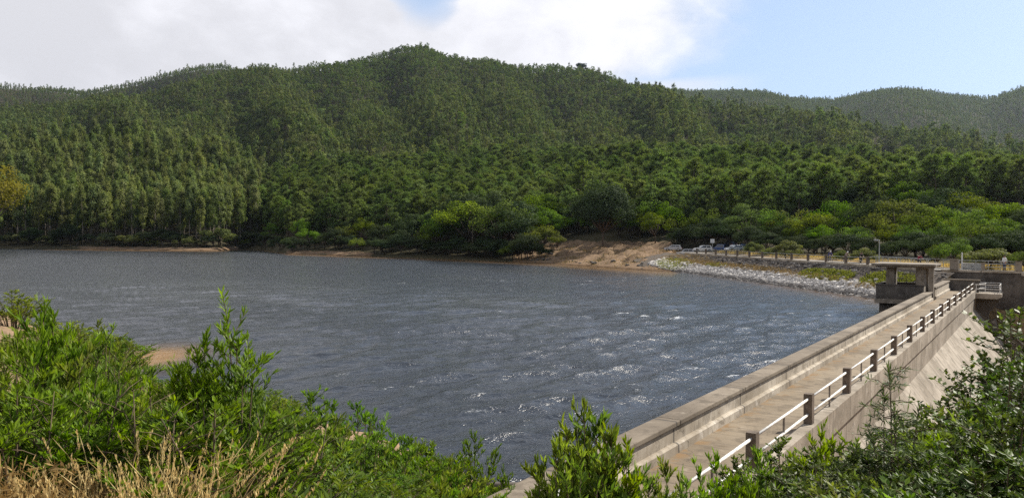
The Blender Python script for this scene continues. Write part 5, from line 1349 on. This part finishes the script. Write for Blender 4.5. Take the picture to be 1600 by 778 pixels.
    fg('open', 1545, 548, 12.0, 'open round-leaved young tree left of the tallest one at the right edge', 1.0, i=1)
    fg('open', 1600, 560, 10.0, 'lower round-leaved young tree at the right edge', 1.0, i=0)
    for x, y, d, lab in ((1515,622,12.5,'round-leaved young tree in front of the lower dam face'),(1588,522,13,'leafy young tree between the two tall ones at the right edge'),(1555,585,11,'bushy young tree below the open-branched one at the right edge'),(1480,668,12.5,'low young tree left of the one before the lower dam face')):
        fg('open', x, y + 18, d, lab, .95)
    for x, y, d in ((1560,650,6.8),(1610,640,6.4),(1515,690,6.4),(1580,715,5.6),(1540,735,5.6),(1610,720,5.4)):
        fg('gloss', x, y, d, 'dark glossy-leaved shrub massed in the bottom right corner', .95, 'dark glossy shrubs in the bottom right corner')
build_foreground()

def build_dry_grass():
    g = np.random.default_rng(61)
    st = []; sd_ = []
    B, Dv, L, Wd, T = [], [], [], [], []
    for k in range(330):
        if k < 250: x = g.normal(272, 40); d = g.uniform(5.0, 6.6)
        else: x = g.uniform(-30, 210); d = g.uniform(4.9, 6.8)
        q = at(x, 700, d); px, py = q[0] + g.normal(0, .1), d; z = gz(px, py)
        h = g.uniform(.35, .78) * (1.0 if k < 250 else .6); ln = g.normal(0, .26, 2) + [.10, 0]
        for j in range(5):
            f = j / 5; p = np.array([px + ln[0] * h * f * f * 1.5, py + ln[1] * h * f * f, z + h * f])
            f2 = (j + 1.15) / 5; p2 = np.array([px + ln[0] * h * f2 * f2 * 1.5, py + ln[1] * h * f2 * f2, z + h * f2])
            B.append(p); Dv.append(p2 - p); L.append(np.linalg.norm(p2 - p)); Wd.append(.007); T.append(g.uniform(.2, .8))
        tip = p2
        for j in range(22):      # seed head
            f = g.uniform(0, 1); B.append(tip + np.array([ln[0] * .2, ln[1] * .2, .0]) * f - [0, 0, .16 * (1 - f)]); Dv.append(np.append(g.normal(0, .22, 2), 1)); L.append(g.uniform(.02, .045)); Wd.append(.009); T.append(g.uniform(.45, 1))
        for j in range(4):       # basal blades
            a = g.uniform(0, 6.28); B.append(np.array([px, py, z])); Dv.append(np.array([math.cos(a) * .4, math.sin(a) * .4, 1])); L.append(h * g.uniform(.4, .8)); Wd.append(.009); T.append(g.uniform(0, .6))
    me = leaf_mesh('dry_grass', np.array(B), np.array(Dv), np.array(L), np.array(Wd), g, (M['straw'],), tint=np.array(T))
    tag(link('dry_grass', me), 'golden dry seeding grass at the bottom left of the bank', 'grass', kind='stuff')
    # tangled dry brush and green undergrowth over the near slope
    def near_pts(x0, x1, d0, d1, hz):
        def fn(g, n):
            x = g.uniform(x0, x1, n); d = g.uniform(d0, d1, n); px = (x - CX) / FPX * d
            cl = wob(px, d, 1.3, 6) + g.normal(0, .3, n); k = cl > -.1
            px, d = px[k], d[k]; return np.column_stack([px, d, ground(px, d) + g.uniform(0, hz, len(px)) * (.6 + .4 * np.sin(px * 3))])
        return fn
    patch('dry_brush', 26000, near_pts(-80, 420, 4.6, 8.0, .42), (.05, .14), (.008, .022), 'dry_leaf', 'tangled dry brown brush at the bottom left of the bank', 'brush', .5, 71, .7)
    patch('undergrowth', 30000, near_pts(330, 800, 6.0, 17.0, .5), (.06, .16), (.02, .045), 'fine_leaf', 'low green undergrowth between the slope shrubs', 'undergrowth', .6, 72, .6)
    patch('slope_weeds', 22000, near_pts(1000, 1700, 5.0, 16.0, .4), (.05, .12), (.02, .04), 'gloss_leaf', 'low leafy weeds on the slope below the walkway', 'weeds', .6, 73, .6)
    patch('bank_weeds', 16000, near_pts(-60, 380, 7.0, 22.0, .45), (.06, .16), (.02, .045), 'acacia_leaf', 'low green weeds between the left bank shrubs', 'weeds', .6, 74, .6)
build_dry_grass()

def build_dead_twigs():
    g = np.random.default_rng(81)
    for k, (x, d) in enumerate(((40, 6.4), (120, 6.8), (190, 6.2), (245, 7.0), (400, 7.4), (470, 8.2), (90, 7.8), (330, 6.0), (1250, 8.2), (1370, 8.4), (1560, 9.5))):
        px = (x - CX) / FPX * d; z = gz(px, d); b = MB(); h = g.uniform(.9, 1.35); a0 = g.uniform(0, 6.28)
        t = Vector((math.cos(a0) * .4 * h, math.sin(a0) * .2 * h, h)); b.tube([(0, 0, 0), tuple(t * .5 + Vector((.06, 0, .05))), tuple(t)], [.011, .008, .003], 5)
        for j in range(7):
            f = g.uniform(.3, .95); p0 = t * f; a = g.uniform(0, 6.28); l = g.uniform(.15, .4); b.tube([tuple(p0), tuple(p0 + Vector((math.cos(a) * l * .5, math.sin(a) * l * .5, l * .3))), tuple(p0 + Vector((math.cos(a) * l, math.sin(a) * l, l * .45)))], [.005, .004, .0015], 4)
        o = b.build('dead_branch', M['twig'], None, smooth=True); o.location = (px, d, z)
        tag(o, 'thin dead brown branch sticking up among the foreground shrubs', 'branch', 'dead branches among the foreground shrubs')
build_dead_twigs()

def build_driftwood():
    q = at(775, 748, 21.5); b = MB(); b.tube([(-1.6, .5, .12), (0, 0, .16), (1.4, -.25, .14)], [.09, .11, .08], 8)
    o = b.build('driftwood_log', M['timber'], None, smooth=True); o.location = (q[0], q[1], 0.0); o.rotation_euler = (0, 0, .25)
    tag(o, 'dark driftwood log at the water corner beside the dam', 'log')
build_driftwood()

# ------------------------------------------------------------------ air
if HAZE_DENSITY > 0:
    b = MB(); b.box((-3400, -3400, -20), (3400, 3400, 640))
    m = bpy.data.materials.new('haze_air'); m.use_nodes = True; m.node_tree.nodes.clear(); nt = NT(m.node_tree)
    out = nt.new('ShaderNodeOutputMaterial'); v = nt.new('ShaderNodeVolumePrincipled', {'Color': C(0.42, 0.50, 0.62), 'Density': HAZE_DENSITY, 'Anisotropy': 0.6})
    nt.l.new(v.outputs[0], out.inputs['Volume'])
    tag(b.build('haze', m), kind='stuff', label='thin bluish summer haze in the air', cat='haze')
